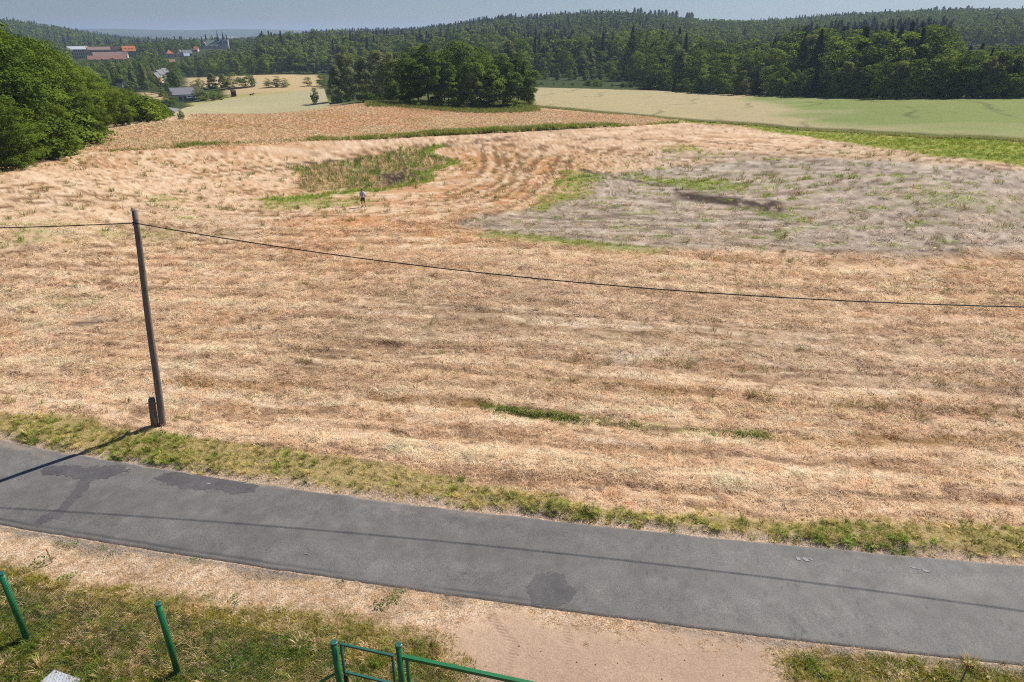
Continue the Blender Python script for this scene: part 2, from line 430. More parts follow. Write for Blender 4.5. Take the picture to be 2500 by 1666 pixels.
def zones(x, y):
    """colour, relief and cover masks of the land at points (x, y); all of it fixed to the ground"""
    D = np.hypot(x, y)
    n_big = fbm(x * 0.035, y * 0.035, 4, 11)
    n_mid = fbm(x * 0.22, y * 0.22, 4, 21)
    n_fin = fbm(x * 1.3, y * 1.3, 4, 31, 0.6)
    w1 = fbm(x * 0.12, y * 0.12, 4, 41); w2 = fbm(x * 0.12 + 50, y * 0.12, 4, 43)
    wf1 = fbm(x * 0.9, y * 0.9, 3, 45)
    far_k = np.clip(D / 40, 0.5, 2.0)
    xw = x + (w1 * 1.6 + wf1 * 0.25) * far_k; yw = y + (w2 * 1.6 + wf1 * 0.25) * far_k
    ca, sa = math.cos(-0.17), math.sin(-0.17)
    along = x * ca + y * sa; across = -x * sa + y * ca
    ring = np.hypot((x - _rc[0]) * 0.62, (y - _rc[1]))
    kr = sstep(38, 16, ring) * (1 - pmask(x, y, MULCH, 7.0)) * sstep(24, 6, x)
    ang = np.arctan2(y - _rc[1], (x - _rc[0]) * 0.62) * 16
    across2 = across * (1 - kr) + ring * kr + w1 * 1.2
    along2 = along * (1 - kr) + ang * kr
    streak = fbm(along2 * 0.03, across2 * 0.8, 4, 51)
    fine_st = fbm(along2 * 0.28, across2 * 3.0, 3, 53, 0.6)
    # straw
    c = np.empty(x.shape + (3,)); c[:] = S(215, 181, 146)
    def mix(m, col):
        nonlocal c
        m = np.clip(m, 0, 1)[..., None]; c = c * (1 - m) + col * m
    mix(sstep(-0.1, 0.5, streak) * 0.7, S(220, 192, 162))
    mix(sstep(0.0, 0.55, n_big + 0.5 * n_mid + 0.3 * streak) * 0.7, S(190, 148, 106))
    mix(sstep(0.05, 0.5, -n_big + 0.4 * n_mid) * 0.7 * sstep(20, 30, D), S(180, 156, 126))
    mix(sstep(48, 30, D) * sstep(24, 30, D) * sstep(-16, -4, x) * 0.6, S(166, 146, 124))
    mix(kr * sstep(6, 12, ring) * sstep(-0.3, 0.4, n_mid + streak) * 0.6, S(198, 150, 104))
    for q, k, rgb, sf in TONES: mix(pmask(xw, yw, q, sf) * k * sstep(-0.7, 0.2, n_mid + 0.6 * streak), S(*rgb))
    sw = np.sin(2 * math.pi * across2 / 3.1 + 0.7 * n_mid)
    mix(sstep(0.45, 0.95, sw + 0.5 * n_fin) * 0.25, S(234, 207, 176)); mix(sstep(0.75, 1.05, -sw + 0.5 * n_fin) * 0.35, S(166, 128, 92))
    tr2 = np.zeros_like(x); wr2 = np.zeros_like(x)
    for q in TRACKS:
        pad = 2.0; mn_, mx_ = q.min(0) - pad, q.max(0) + pad
        sel = (x > mn_[0]) & (x < mx_[0]) & (y > mn_[1]) & (y < mx_[1])
        if sel.any():
            dq = sdist(x[sel] + 0.25 * wf1[sel], y[sel] + 0.25 * w2[sel], q, False)
            kd = np.clip(D[sel] / 45, 0.8, 2.2)
            tr2[sel] = np.maximum(tr2[sel], sstep(0.30, 0.08, np.abs(dq - 0.95) / kd))
            wr2[sel] = np.maximum(wr2[sel], sstep(0.5, 0.15, dq / kd ** 0.5))
    mix(wr2 * 0.3, S(240, 210, 170)); mix(tr2 * (0.45 + 0.45 * sstep(38, 55, D)) * sstep(-0.8, -0.1, n_mid + 0.5 * n_fin), S(132, 98, 64))
    trk = sstep(0.085, 0.03, np.abs(((ring + 0.5 * w1) / 2.9) % 1 - 0.5)) * kr * sstep(7, 10, ring) * sstep(-0.35, 0.2, n_mid)
    mix(trk * 0.8, S(138, 100, 64))
    wt_ = sstep(0.05, 0.02, np.abs((across2 / 6.2) % 1 - 0.5)) * (1 - kr) * sstep(-0.1, 0.3, n_big + 0.3 * n_mid)
    mix(wt_ * 0.65, S(150, 114, 76))
    mix(sstep(0.12, 0.55, fine_st + 0.6 * n_fin) * 0.6, S(240, 217, 188))
    mix(sstep(0.2, 0.55, -fine_st * 0.8 - 0.7 * n_fin) * (0.75 - 0.3 * sstep(45, 75, D)), S(126, 98, 74))
    clod = sstep(0.50, 0.62, fbm(x * 2.6, y * 2.6, 2, 65)) * sstep(-0.2, 0.3, n_mid + 0.1) * sstep(22, 40, D)
    mix(clod * 0.75, S(104, 78, 54))
    mix(sstep(0.30, 0.60, fbm(x * 0.9, y * 1.8, 4, 61, 0.65) + 0.25 * streak) * 0.45, S(160, 122, 84))
    lump = fbm(along2 * 0.7, across2 * 2.2, 4, 71, 0.6)
    disp = 0.11 * np.maximum(lump, -0.15) + 0.04 * clod + 0.012 * np.clip(sw, -1, 1) - 0.035 * tr2 + 0.015 * wr2 + 0.05 * fbm(x * 0.55, y * 0.55, 3, 73) + 0.02 * streak
    # far right of the field is thin pinkish stubble
    # mulch
    m = np.clip(pmask(xw, yw, MULCH, 1.8) * (1.0 + 0.3 * n_mid) + 0.5 * pmask(xw, yw, MULCH_FAR, 2.0), 0, 1)
    mulch = m
    cm = np.empty_like(c); cm[:] = S(166, 152, 136)
    t = np.clip(sstep(-0.1, 0.5, fine_st + 0.5 * n_fin), 0, 1)[..., None]; cm = cm * (1 - t * 0.6) + S(216, 200, 182) * t * 0.6
    t = np.clip(sstep(0.05, 0.5, -fine_st - 0.3 * n_fin), 0, 1)[..., None]; cm = cm * (1 - t * 0.75) + S(118, 104, 92) * t * 0.6
    t = np.clip(sstep(0.1, 0.5, streak), 0, 1)[..., None]; cm = cm * (1 - t * 0.4) + S(182, 164, 146) * t * 0.3
    mix(m * 0.92, cm)
    # soil
    soil = np.zeros_like(x)
    for q in SOIL: soil = np.maximum(soil, pmask(xw, yw, q, 0.9))
    for q, wd in SOIL_L: soil = np.maximum(soil, pmask(xw, yw, q, 0.6, False, wd * 0.7))
    soil = soil * sstep(-0.55, 0.1, n_fin + 0.5 * n_mid + 0.15)
    cs = np.empty_like(c); cs[:] = S(72, 58, 48); cs += (n_fin * 0.03)[..., None]
    mix(soil, np.clip(cs, 0.01, 1))
    # green regrowth
    gr = np.zeros_like(x)
    for q, k in GREEN: gr = np.maximum(gr, pmask(xw, yw, q, 1.2) * k)
    spk = sstep(0.30, 0.55, fbm(x * 0.5, y * 0.9, 3, 81) + 0.2 * n_big) * sstep(34, 42, D) * (1 - sstep(95, 120, D)) * sstep(-20, 10, x + 10 * n_mid)
    gr = np.maximum(gr * sstep(-0.6, 0.15, n_mid + n_fin * 0.7), spk * 0.3 * (0.4 + mulch))
    tl = pmask(x + wf1 * 0.3, y + wf1 * 0.3, TUFTLINE, 0.25, False, 0.3)
    gr = np.maximum(gr, tl * 0.45 * sstep(-0.3, 0.3, n_fin + 0.2))
    rim = pmask(xw, yw, REED_RIM, 0.5, False, 0.9)
    reed = pmask(xw, yw, REED, 0.6)
    gr = np.maximum(gr, rim)
    cg = np.empty_like(c); cg[:] = S(122, 138, 62)
    t = sstep(-0.3, 0.4, n_fin)[..., None]; cg = cg * (1 - 0.4 * t) + S(168, 172, 96) * 0.4 * t
    mix(gr * 0.8, cg)
    mix(reed * (1 - soil) * 0.75, cg * 0.55 + S(170, 140, 105) * 0.4)
    for q in TUFTLINE2: mix(pmask(x + wf1 * 0.4, y + wf1 * 0.4, q, 0.3, False, 0.3) * 0.55, S(150, 116, 62))
    # verge of the lane
    yv = np.interp(xw, VERGE_TOP[:, 0], VERGE_TOP[:, 1])
    yf = yfar(x); yn = ynear(x)
    sv = (y + w2 * 0.55 + wf1 * 0.25) - yv
    verge = sstep(0.25, -0.45, sv) * sstep(-0.05, 0.3, y + wf1 * 0.12 + n_fin * 0.12 - yf - 0.05)
    strip = sstep(0.55, 0.1, y - yf - 0.0 + wf1 * 0.15) * (y > yf - 0.5)
    cvg = np.empty_like(c); cvg[:] = S(160, 142, 92)
    t = sstep(-0.2, 0.5, n_mid)[..., None]; cvg = cvg * (1 - 0.5 * t) + S(196, 170, 124) * 0.5 * t
    t = sstep(0.0, 0.5, n_fin)[..., None]; cvg = cvg * (1 - 0.4 * t) + S(112, 112, 56) * 0.4 * t
    mix(verge * 0.9, cvg)
    ct = np.empty_like(c); ct[:] = S(190, 166, 142); ct *= (1 + 0.25 * n_fin)[..., None]
    mix(strip, ct)
    mix(strip * sstep(0.0, 0.35, n_mid + 0.5 * n_fin), S(132, 120, 112))
    # near side of the lane
    ns_ = sstep(0.1, -0.1, y - yn)
    dn = yn - y + w2 * 0.5 + wf1 * 0.3
    cn = np.empty_like(c); cn[:] = S(196, 170, 142)
    def mixn(m, col):
        nonlocal cn
        m = np.clip(m, 0, 1)[..., None]; cn = cn * (1 - m) + col * m
    mixn(sstep(0.0, 0.5, n_fin), S(216, 192, 164)); mixn(sstep(0.25, 0.6, -n_fin) * 0.6, S(146, 116, 84))
    olive = sstep(1.0, 1.7, dn)
    mixn(olive * 0.85, S(142, 126, 66))
    deep = sstep(1.7, 2.6, dn + 0.5 * n_mid)
    mixn(deep * 0.7, S(152, 136, 96)); mixn(deep * sstep(0.0, 0.5, n_mid) * 0.8, S(170, 142, 108))
    mixn(deep * sstep(0.15, 0.5, -n_mid) * 0.7, S(84, 94, 44))
    ng = pmask(x + wf1 * 0.5, y + w2 * 0.4, NEARG, 0.4); olive = np.maximum(olive, ng); deep = np.maximum(deep, ng * sstep(-0.3, 0.2, n_mid + n_fin))
    mixn(ng * 0.6, S(134, 128, 78))
    gravel = sstep(0.40, 0.1, dn + 0.15 * n_fin)
    mixn(gravel * 0.85, S(136, 124, 114))
    drv = pmask(x + wf1 * 0.5 + w1 * 0.5, y + wf1 * 0.3 + n_fin * 0.15, DRIVE, 0.55)
    cd = np.empty_like(c); cd[:] = S(192, 164, 140)
    tr = np.zeros_like(x)
    for tk in TYRES: tr = np.maximum(tr, pmask(x + 0.06 * wf1, y, tk, 0.06, False, 0.10))
    tr = tr * (0.6 + 0.5 * np.sin(y * 70 + x * 20)) * sstep(-0.5, 0.2, n_mid)
    cd *= (1 + 0.22 * n_mid + 0.10 * n_fin - 0.24 * tr)[..., None]
    m3 = np.clip(drv, 0, 1)[..., None]; cn = cn * (1 - m3) + cd * m3
    mix(ns_, cn)
    # meadow, crops
    mead = pmask(xw, yw, MEADOW, 1.2)
    cmd = np.empty_like(c); cmd[:] = S(210, 170, 136)
    t = sstep(-0.1, 0.5, n_big + 0.4 * n_mid)[..., None]; cmd = cmd * (1 - 0.6 * t) + S(208, 154, 118) * 0.6 * t
    t = sstep(0.0, 0.5, -n_mid)[..., None]; cmd = cmd * (1 - 0.5 * t) + S(206, 180, 146) * 0.5 * t
    t = sstep(0.35, 0.6, fbm(x * 0.1, y * 0.2, 3, 95))[..., None]; cmd = cmd * (1 - 0.7 * t) + S(140, 144, 74) * 0.7 * t
    mix(mead, cmd)
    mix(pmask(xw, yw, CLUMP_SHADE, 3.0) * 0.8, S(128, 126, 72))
    out = sstep(196, 215, D + 6 * n_mid) * (1 - mead)
    left_far = (1 - mead) * sstep(100, 112, D) * (sdist(x, y, MEADOW) > 0) * 0
    mix(out, S(108, 112, 60))
    mix(pmask(xw, yw, PADDOCK, 2.0), S(176, 168, 104))
    for q in TAN_L: mix(pmask(xw, yw, q, 3.0), S(196, 172, 128))
    strip_g = pmask(x + w1 * 0.5, y + w2 * 0.5, GREEN_STRIP, 0.5)
    csg = np.empty_like(c); csg[:] = S(146, 152, 62)
    st = fbm(x * 0.05 + y * 0.02, y * 0.8 - x * 0.06, 3, 97)
    t = sstep(-0.1, 0.4, st)[..., None]; csg = csg * (1 - 0.6 * t) + S(118, 136, 50) * 0.6 * t
    t = sstep(0.1, 0.5, -st)[..., None]; csg = csg * (1 - 0.5 * t) + S(176, 170, 92) * 0.5 * t
    mix(strip_g, csg)
    wr = pmask(x, y, WHEAT_R, 0.22); wl = pmask(x, y, WHEAT_L, 0.4)
    mix(np.maximum(wr, wl), S(112, 122, 58))
    # beyond the valley fields: woodland floor, and pale settlement on the far plain
    far = sstep(235, 330, D) * (1 - wr) * (1 - wl)
    for q in TAN_L + [PADDOCK]: far = far * (1 - pmask(xw, yw, q, 4.0))
    mix(far, S(62, 74, 34))
    plain = sstep(4300, 4700, D) * (1 - sstep(5300, 5700, D))
    mix(plain * sstep(0.05, 0.4, fbm(x * 0.0022, y * 0.006, 3, 103)) * 0.6, S(196, 188, 176))
    road = sstep(0.02, 0.2, y - yn) * sstep(-0.02, -0.2, y - yf)
    soft = np.clip(1 - 0.75 * ns_ - 0.6 * strip, 0.1, 1) * (1 - road) * (1 - wr) * (1 - wl) * (1 - 0.7 * drv)
    disp = disp * soft * (1 - sstep(130, 200, D)) * (1 - 0.75 * sstep(40, 80, D)) * (1 - 0.35 * mulch) - 0.02 * drv * tr + 0.012 * drv * n_fin * (1 - road)
    disp = disp + verge * (0.06 * n_fin + 0.05) + soil * 0.05 * n_fin
    edge_ = np.minimum(np.abs(y - yn), np.abs(y - yf)); disp = disp * sstep(0.02, 0.5, edge_) - 0.02 * sstep(0.35, 0.05, edge_)
    disp = disp - road * 0.06
    return dict(col=np.clip(c, 0.004, 0.9), disp=disp, verge=verge, green=gr, mulch=mulch, soil=soil, drv=drv, mead=mead, near=ns_, dn=dn, deep=deep, olive=olive,
                strip=strip, road=road, reed=reed, rim=rim, wr=wr, wl=wl, sg=strip_g, n_fin=n_fin, n_mid=n_mid, streak=streak, tl=tl)

# ------------------------------------------------------------------ the ground sheet
M_GROUND = ground_mat(); M_DIRT = ground_mat('compacted_dirt', 0.42, 0.012)
DELTA = 0.0024
_rows = [7.0]
while _rows[-1] < 14500:
    d_ = _rows[-1]; _rows.append(d_ + min(d_ * d_ * DELTA / CAM_H, 0.02 * d_))
_rows = np.array(_rows)
_azf = np.arange(-0.86, 0.8601, 0.0024)
_azs = np.concatenate([np.linspace(-math.pi, -0.88, 24), _azf, np.linspace(0.88, math.pi, 24)])
nr, nc = len(_rows), len(_azs)
GX = (_rows[:, None] * np.sin(_azs)[None]).ravel(); GY = (_rows[:, None] * np.cos(_azs)[None]).ravel()
GZ0 = terr(GX, GY)
Z = zones(GX, GY)
GZ = GZ0 + Z['disp']
_i = np.arange(nr - 1)[:, None] * nc + np.arange(nc - 1)[None]
QF = np.stack([_i, _i + 1, _i + nc + 1, _i + nc], -1).reshape(-1, 4)[:, ::-1]
V_ALL = np.stack([GX, GY, GZ], 1)

def face_mean(a): return a[QF].mean(1)
_zone = np.zeros(len(QF), int)
_rr = np.hypot(GX, GY)
_field = (face_mean(Z['mead']) < 0.5) & (face_mean(Z['verge'] + Z['strip'] + Z['near'] + Z['road']) < 0.5) & (face_mean(_rr) < 205) & (face_mean(Z['wr'] + Z['wl'] + Z['sg']) < 0.3)
_zone[_field] = 1
_zone[face_mean(Z['drv'] * Z['near']) > 0.5] = 2
_zone[face_mean(Z['mead']) >= 0.5] = 3
_zone[(face_mean(Z['sg']) > 0.5)] = 4
for zi, nm in enumerate(('ground', 'mown_field', 'dirt_driveway', 'meadow', 'green_fodder_strip')):
    fm = _zone == zi
    used = np.unique(QF[fm])
    rem = np.zeros(len(V_ALL), np.int32); rem[used] = np.arange(len(used))
    o = link(nm, mesh_np(nm, V_ALL[used], rem[QF[fm]], (M_DIRT if zi == 2 else M_GROUND,), Z['col'][used], True))
    prop(o, kind='structure')

def resample(poly, n):
    d = np.concatenate([[0], np.cumsum(np.hypot(*np.diff(poly, axis=0).T))])
    t = np.linspace(0, d[-1], n)
    return np.stack([np.interp(t, d, poly[:, 0]), np.interp(t, d, poly[:, 1])], 1)

def crop(name, near, far, h, ncol, nrow, colour, side):
    """standing crop: an uneven top sheet with a face of stalks down to the soil along its near edge"""
    a_, b_ = resample(near, ncol), resample(far, ncol)
    t = np.concatenate([[0.0, 0.003, 0.008, 0.016], 0.016 + np.linspace(0.01, 1, nrow) ** 1.6 * 0.984])
    P_ = a_[:, None] * (1 - t)[None, :, None] + b_[:, None] * t[None, :, None]
    x, y = P_[..., 0].ravel(), P_[..., 1].ravel()
    k = np.tile(np.arange(len(t)), ncol)
    jit = 0.35 * fbm(x * 0.5, y * 0.5, 3, 141)
    y = y + np.where(k < 6, jit, 0)
    top = h * (1 + 0.10 * fbm(x * 0.3, y * 0.3, 3, 143) + 0.10 * fbm(x * 1.7, y * 1.7, 2, 145))
    z = terr(x, y) + np.where(k == 0, -0.15, np.where(k == 1, h * 0.45, np.where(k == 2, h * 0.8, top)))
    c = colour(x, y); m = np.interp(k, [0, 3], [0.8, 0.0])[:, None]
    c = c * (1 - m) + side * m
    i = (np.arange(ncol - 1)[:, None] * len(t) + np.arange(len(t) - 1)[None])
    q = np.stack([i, i + len(t), i + len(t) + 1, i + 1], -1).reshape(-1, 4)
    return prop(link(name, mesh_np(name, np.stack([x, y, z], 1), q, (M_GROUND,), c, True)), kind='structure')

GL0, GL1 = W((1700, 221), (2130, 317))
def wheat_col(x, y):
    n_big = fbm(x * 0.035, y * 0.035, 4, 11); n_mid = fbm(x * 0.22, y * 0.22, 4, 21); n_fin = fbm(x * 1.3, y * 1.3, 4, 31, 0.6); w1 = fbm(x * 0.05, y * 0.05, 3, 41)
    cw = np.empty(x.shape + (3,)); cw[:] = S(180, 166, 126)
    gz = sstep(-9, 9, ((x - GL0[0]) * (GL1[1] - GL0[1]) - (y - GL0[1]) * (GL1[0] - GL0[0])) / -np.hypot(*(GL1 - GL0)) + 9 * w1)
    t = np.clip(gz * (1.0 + 0.7 * fbm(x * 0.012, y * 0.05, 3, 99)), 0, 1)[..., None]
    cw = cw * (1 - t) + S(130, 142, 80) * t
    cw *= (1 + 0.05 * n_mid + 0.08 * n_fin)[..., None]
    trk = sstep(0.06, 0.01, np.abs(((x * 0.94 - y * 0.34 + 5 * w1) / 17.0) % 1 - 0.5)) * sstep(-0.1, 0.25, n_big)
    return cw * (1 - trk * 0.35)[..., None]
_wn = np.concatenate([W((1226, 247)), W((1400, 262), (1560, 277), (1750, 290), (1950, 305), (2150, 319), (2353, 328), (2700, 345), (3100, 370))])
_wf = W((1226, 205), (1500, 212), (1600, 216), (1750, 223), (1900, 226), (2150, 229), (2353, 231), (2700, 234), (3100, 238))
WHEAT_EDGE = _wn
crop('wheat_field', _wn, _wf, 0.6, 420, 110, wheat_col, S(126, 128, 70))
_ln = np.array([atD(u, d)[:2] for u, d in ((395, 205), (560, 205), (700, 212), (800, 225))])
_lf = W((400, 266), (425, 252), (450, 243), (500, 234), (560, 226), (640, 218), (745, 206))
def pale_col(x, y):
    c = np.empty(x.shape + (3,)); c[:] = S(180, 172, 132)
    return c * (1 + 0.05 * fbm(x * 0.2, y * 0.2, 3, 151) + 0.05 * fbm(x * 0.02, y * 0.1, 3, 153))[..., None]
crop('pale_crop_field', _ln, _lf, 0.5, 160, 60, pale_col, S(120, 122, 66))
# the patch of ground right under the camera
_c0 = np.concatenate([[[0, 0, 0]], V_ALL[:nc]])
me_ = bpy.data.meshes.new('ground'); me_.from_pydata([tuple(p) for p in _c0], [], [(0, k + 1, k) for k in range(1, nc)]); me_.materials.append(M_GROUND)
_a = me_.color_attributes.new('Col', 'FLOAT_COLOR', 'POINT')
_cc = np.ones((nc + 1, 4), np.float32); _cc[:, :3] = S(120, 112, 64); _a.data.foreach_set('color', _cc.ravel())
prop(link('ground', me_), kind='structure')

# ------------------------------------------------------------------ the lane
M_ROAD = asphalt_mat('worn_asphalt', 1.0)
_rx = np.concatenate([np.arange(-70, -22, 0.5), np.arange(-22, 20, 0.05), np.arange(20, 70, 0.5)])
_rt = np.concatenate([[0.0, 0.012, 0.03, 0.05], np.linspace(0.08, 0.92, 22), [0.95, 0.97, 0.988, 1.0]])
_xx = np.repeat(_rx, len(_rt)); _tt = np.tile(_rt, len(_rx))
_e0 = ynear(_xx) + 0.018 * fbm(_xx * 1.4, _xx * 0 + 3, 3, 7) + 0.012 * fbm(_xx * 6, _xx * 0 + 1, 2, 9)
_ragL = sstep(2, -6, _xx)
_e1 = yfar(_xx) + (0.04 + 0.05 * _ragL) * fbm(_xx * 1.1, _xx * 0 + 8, 4, 17, 0.6)
_yy = _e0 + (_e1 - _e0) * _tt
_edge = np.minimum(_tt, 1 - _tt)
_zz = 0.022 + 0.03 * np.sin(np.pi * _tt) - 0.05 * (_edge < 0.005)
_cr = np.empty((len(_xx), 3)); _cr[:] = (0.142, 0.136, 0.128)
_nb = fbm(_xx * 0.3, _yy * 0.3, 4, 111); _nf = fbm(_xx * 2.5, _yy * 2.5, 4, 113)
_cr *= (1 + 0.16 * _nb + 0.10 * _nf)[:, None]
def _mixr(m, col):
    global _cr
    m = np.clip(m, 0, 1)[:, None]; _cr = _cr * (1 - m) + np.array(col) * m
_ck = np.abs(fbm(_xx * 0.55, _yy * 0.55, 4, 131, 0.65)); _mixr(sstep(0.012, 0.0, _ck) * sstep(0.0, 0.3, fbm(_xx * 0.15, _yy * 0.15, 2, 133) + 0.05) * 0.55, (0.055, 0.053, 0.052))
_mixr(sstep(0.0, 0.6, fbm(_xx * 0.18, _yy * 0.6, 4, 135, 0.6)) * 0.45, (0.19, 0.18, 0.165))
_wheel = np.exp(-((_tt - 0.3) / 0.08) ** 2) + np.exp(-((_tt - 0.72) / 0.08) ** 2)
_cr *= (1 + 0.05 * _wheel)[:, None]
_mixr(sstep(0.55, 0.75, fbm(_xx * 1.7, _yy * 1.7, 3, 117) + 0.2) * 0.25, (0.24, 0.22, 0.20))
_d1 = (1 - _tt) * 3.3                                            # metres from the far edge
_mixr(_ragL * sstep(0.42, 0.30, _d1 + 0.12 * _nf) * sstep(-0.2, 0.3, fbm(_xx * 0.8, _d1 * 5, 3, 119) + 0.1) * 0.85, (0.26, 0.21, 0.17))
_mixr(sstep(0.10, 0.0, _d1 + 0.05 * _nf) * 0.6, (0.30, 0.245, 0.195))
_mixr(sstep(0.10, 0.0, _tt * 3.3 + 0.05 * _nf) * 0.5, (0.28, 0.23, 0.19))
_mixr(sstep(0.03, 0.0, np.abs(_tt * 3.3 - 0.17 - 0.03 * _nb)) * sstep(3, -2, _xx) * 0.7, (0.04, 0.04, 0.04))
_k = len(_rt)
_ii = np.arange(len(_rx) - 1)[:, None] * _k + np.arange(_k - 1)[None]
_RF = np.stack([_ii, _ii + _k, _ii + _k + 1, _ii + 1], -1).reshape(-1, 4)
road = prop(link('road', mesh_np('road', np.stack([_xx, _yy, _zz], 1), _RF, (M_ROAD,), _cr, True)), kind='structure')

def road_z(x, y):
    t = np.clip((y - ynear(x)) / (yfar(x) - ynear(x)), 0, 1)
    return 0.022 + 0.03 * np.sin(np.pi * t)

M_PATCH = asphalt_mat('repaired_asphalt', 0.92); M_CHALK = asphalt_mat('pale_scuff', 1.35)
def patch(poly, name='asphalt_patch', mat=None, col=(0.104, 0.098, 0.100), seed=1, dz=0.004, rag=0.2, step=0.035):
    """thin repair layer on the lane with a ragged outline"""
    P_ = np.asarray(poly); mn, mx = P_.min(0) - 0.1, P_.max(0) + 0.1
    gx = np.arange(mn[0], mx[0], step); gy = np.arange(mn[1], mx[1], step)
    X, Y = np.meshgrid(gx, gy, indexing='ij'); x, y = X.ravel(), Y.ravel()
    s = sdist(x + rag * fbm(x * 5, y * 5, 5, seed, 0.75), y + rag * fbm(x * 5 + 9, y * 5, 5, seed + 3, 0.75), P_)
    keep = (s < 0) & (y > ynear(x) + 0.05) & (y < yfar(x) - 0.05)
    i = (np.arange(len(gx) - 1)[:, None] * len(gy) + np.arange(len(gy) - 1)[None]).ravel()
    q = np.stack([i, i + len(gy), i + len(gy) + 1, i + 1], -1)
    q = q[keep[q].all(1)]
    used = np.unique(q); rem = np.zeros(len(x), int); rem[used] = np.arange(len(used))
    c = np.empty((len(used), 3)); c[:] = col
    c *= (1 + 0.30 * fbm(x[used] * 1.6, y[used] * 1.6, 4, seed + 5, 0.7))[:, None]
    me = mesh_np(name, np.stack([x, y, road_z(x, y) + dz], 1)[used], rem[q], (mat or M_PATCH,), c, True)
    return link(name, me, road)
patch(W((75, 1210), (140, 1195), (215, 1110), (270, 1078), (205, 1072), (140, 1165), (85, 1195)), seed=3)
patch(W((95, 1080), (135, 1070), (200, 1075), (290, 1070), (300, 1085), (240, 1105), (205, 1112), (160, 1100), (100, 1095)), seed=5, dz=0.007)
patch(W((345, 1100), (400, 1082), (480, 1092), (560, 1108), (600, 1118), (585, 1135), (545, 1140), (510, 1130), (440, 1128), (390, 1118)), seed=7)
patch(W((1210, 1350), (1230, 1325), (1265, 1315), (1300, 1325), (1322, 1352), (1315, 1380), (1290, 1398), (1240, 1402), (1215, 1380)), seed=9, rag=0.2, col=(0.112, 0.106, 0.108))
for q in (((1825, 1283), (1836, 1282), (1842, 1291), (1832, 1292)), ((1840, 1283), (1852, 1283), (1862, 1293), (1848, 1293)), ((1858, 1286), (1866, 1287), (1870, 1293), (1862, 1292)),
          ((2085, 1304), (2105, 1306), (2120, 1313), (2098, 1311)), ((2112, 1310), (2128, 1311), (2140, 1320), (2124, 1318)),
          ((700, 1273), (715, 1276), (712, 1280), (699, 1277)), ((475, 1112), (486, 1112), (484, 1116), (475, 1115))):
    patch(W(*q), 'pale_scuff_mark', M_CHALK, (0.20, 0.20, 0.205), 21, 0.010, 0.015, 0.025)

# ------------------------------------------------------------------ scattering (only for what nobody could count)
rng = np.random.default_rng(7)
PROTO = bpy.data.collections.new('plant_sources')        # never linked to the scene itself

def blade_mat(name, trans=0.35):
    m, ns, ls = new_mat(name)
    out = N(ns, 'ShaderNodeOutputMaterial')
    ai = N(ns, 'ShaderNodeAttribute', attribute_name='tint', attribute_type='INSTANCER')
    ac = N(ns, 'ShaderNodeAttribute', attribute_name='Col')
    mu = N(ns, 'ShaderNodeVectorMath', operation='MULTIPLY'); ls.new(ai.outputs['Vector'], mu.inputs[0]); ls.new(ac.outputs['Vector'], mu.inputs[1])
    d = N(ns, 'ShaderNodeBsdfDiffuse'); t = N(ns, 'ShaderNodeBsdfTranslucent'); mx = N(ns, 'ShaderNodeMixShader'); mx.inputs[0].default_value = trans
    ls.new(mu.outputs[0], d.inputs[0]); ls.new(mu.outputs[0], t.inputs[0]); ls.new(d.outputs[0], mx.inputs[1]); ls.new(t.outputs[0], mx.inputs[2])
    ls.new(mx.outputs[0], out.inputs[0])
    return m
M_BLADE = blade_mat('grass_blade', 0.5); M_STRAW = blade_mat('straw_blade', 0.4)

def blades(name, n, h, spread, width, bend, seed, mat, flat=0.0, plume=0.0, var=0.25):
    """one tuft: n narrow curved blades, each three faces long"""
    r = np.random.default_rng(seed); V = []; F = []; C = []
    for i in range(n):
        a = r.uniform(0, 2 * math.pi); d = spread * math.sqrt(r.uniform())
        bx, by = d * math.cos(a), d * math.sin(a)
        lean = r.uniform(0, 2 * math.pi) if flat else a + r.normal(0, 0.7)
        L = h * r.uniform(0.55, 1.15); w = width * r.uniform(0.7, 1.3)
        dx, dy = math.cos(lean), math.sin(lean); px, py = -dy, dx
        pts = []
        for s in (0, 0.4, 0.75, 1.0):
            if flat:
                hor = L * s; ver = 0.02 + r.uniform(0, 0.06) + 0.10 * h * math.sin(math.pi * s) * r.uniform(0.2, 1.2)
            else:
                th = bend * (0.25 + s) * r.uniform(0.8, 1.2); hor = L * s * math.sin(min(th, 1.4)) ; ver = L * s * math.cos(min(th, 1.4))
            pts.append((bx + dx * hor, by + dy * hor, ver))
        ws = (w, w * 0.9, w * (2.2 if plume else 0.6), w * (1.2 if plume else 0.12))
        b = len(V); k = 1 + r.uniform(-var, var); hue = r.uniform(-1, 1) * 0.04
        for p, ww in zip(pts, ws):
            V.append((p[0] - px * ww / 2, p[1] - py * ww / 2, p[2])); V.append((p[0] + px * ww / 2, p[1] + py * ww / 2, p[2]))
            C += [(k * (1 + hue), k, k * (1 - hue))] * 2
        for j in range(3): F.append((b + 2 * j, b + 2 * j + 1, b + 2 * j + 3, b + 2 * j + 2))
    me = mesh_np(name, V, F, (mat,), np.array(C))
    o = bpy.data.objects.new(name, me); return o

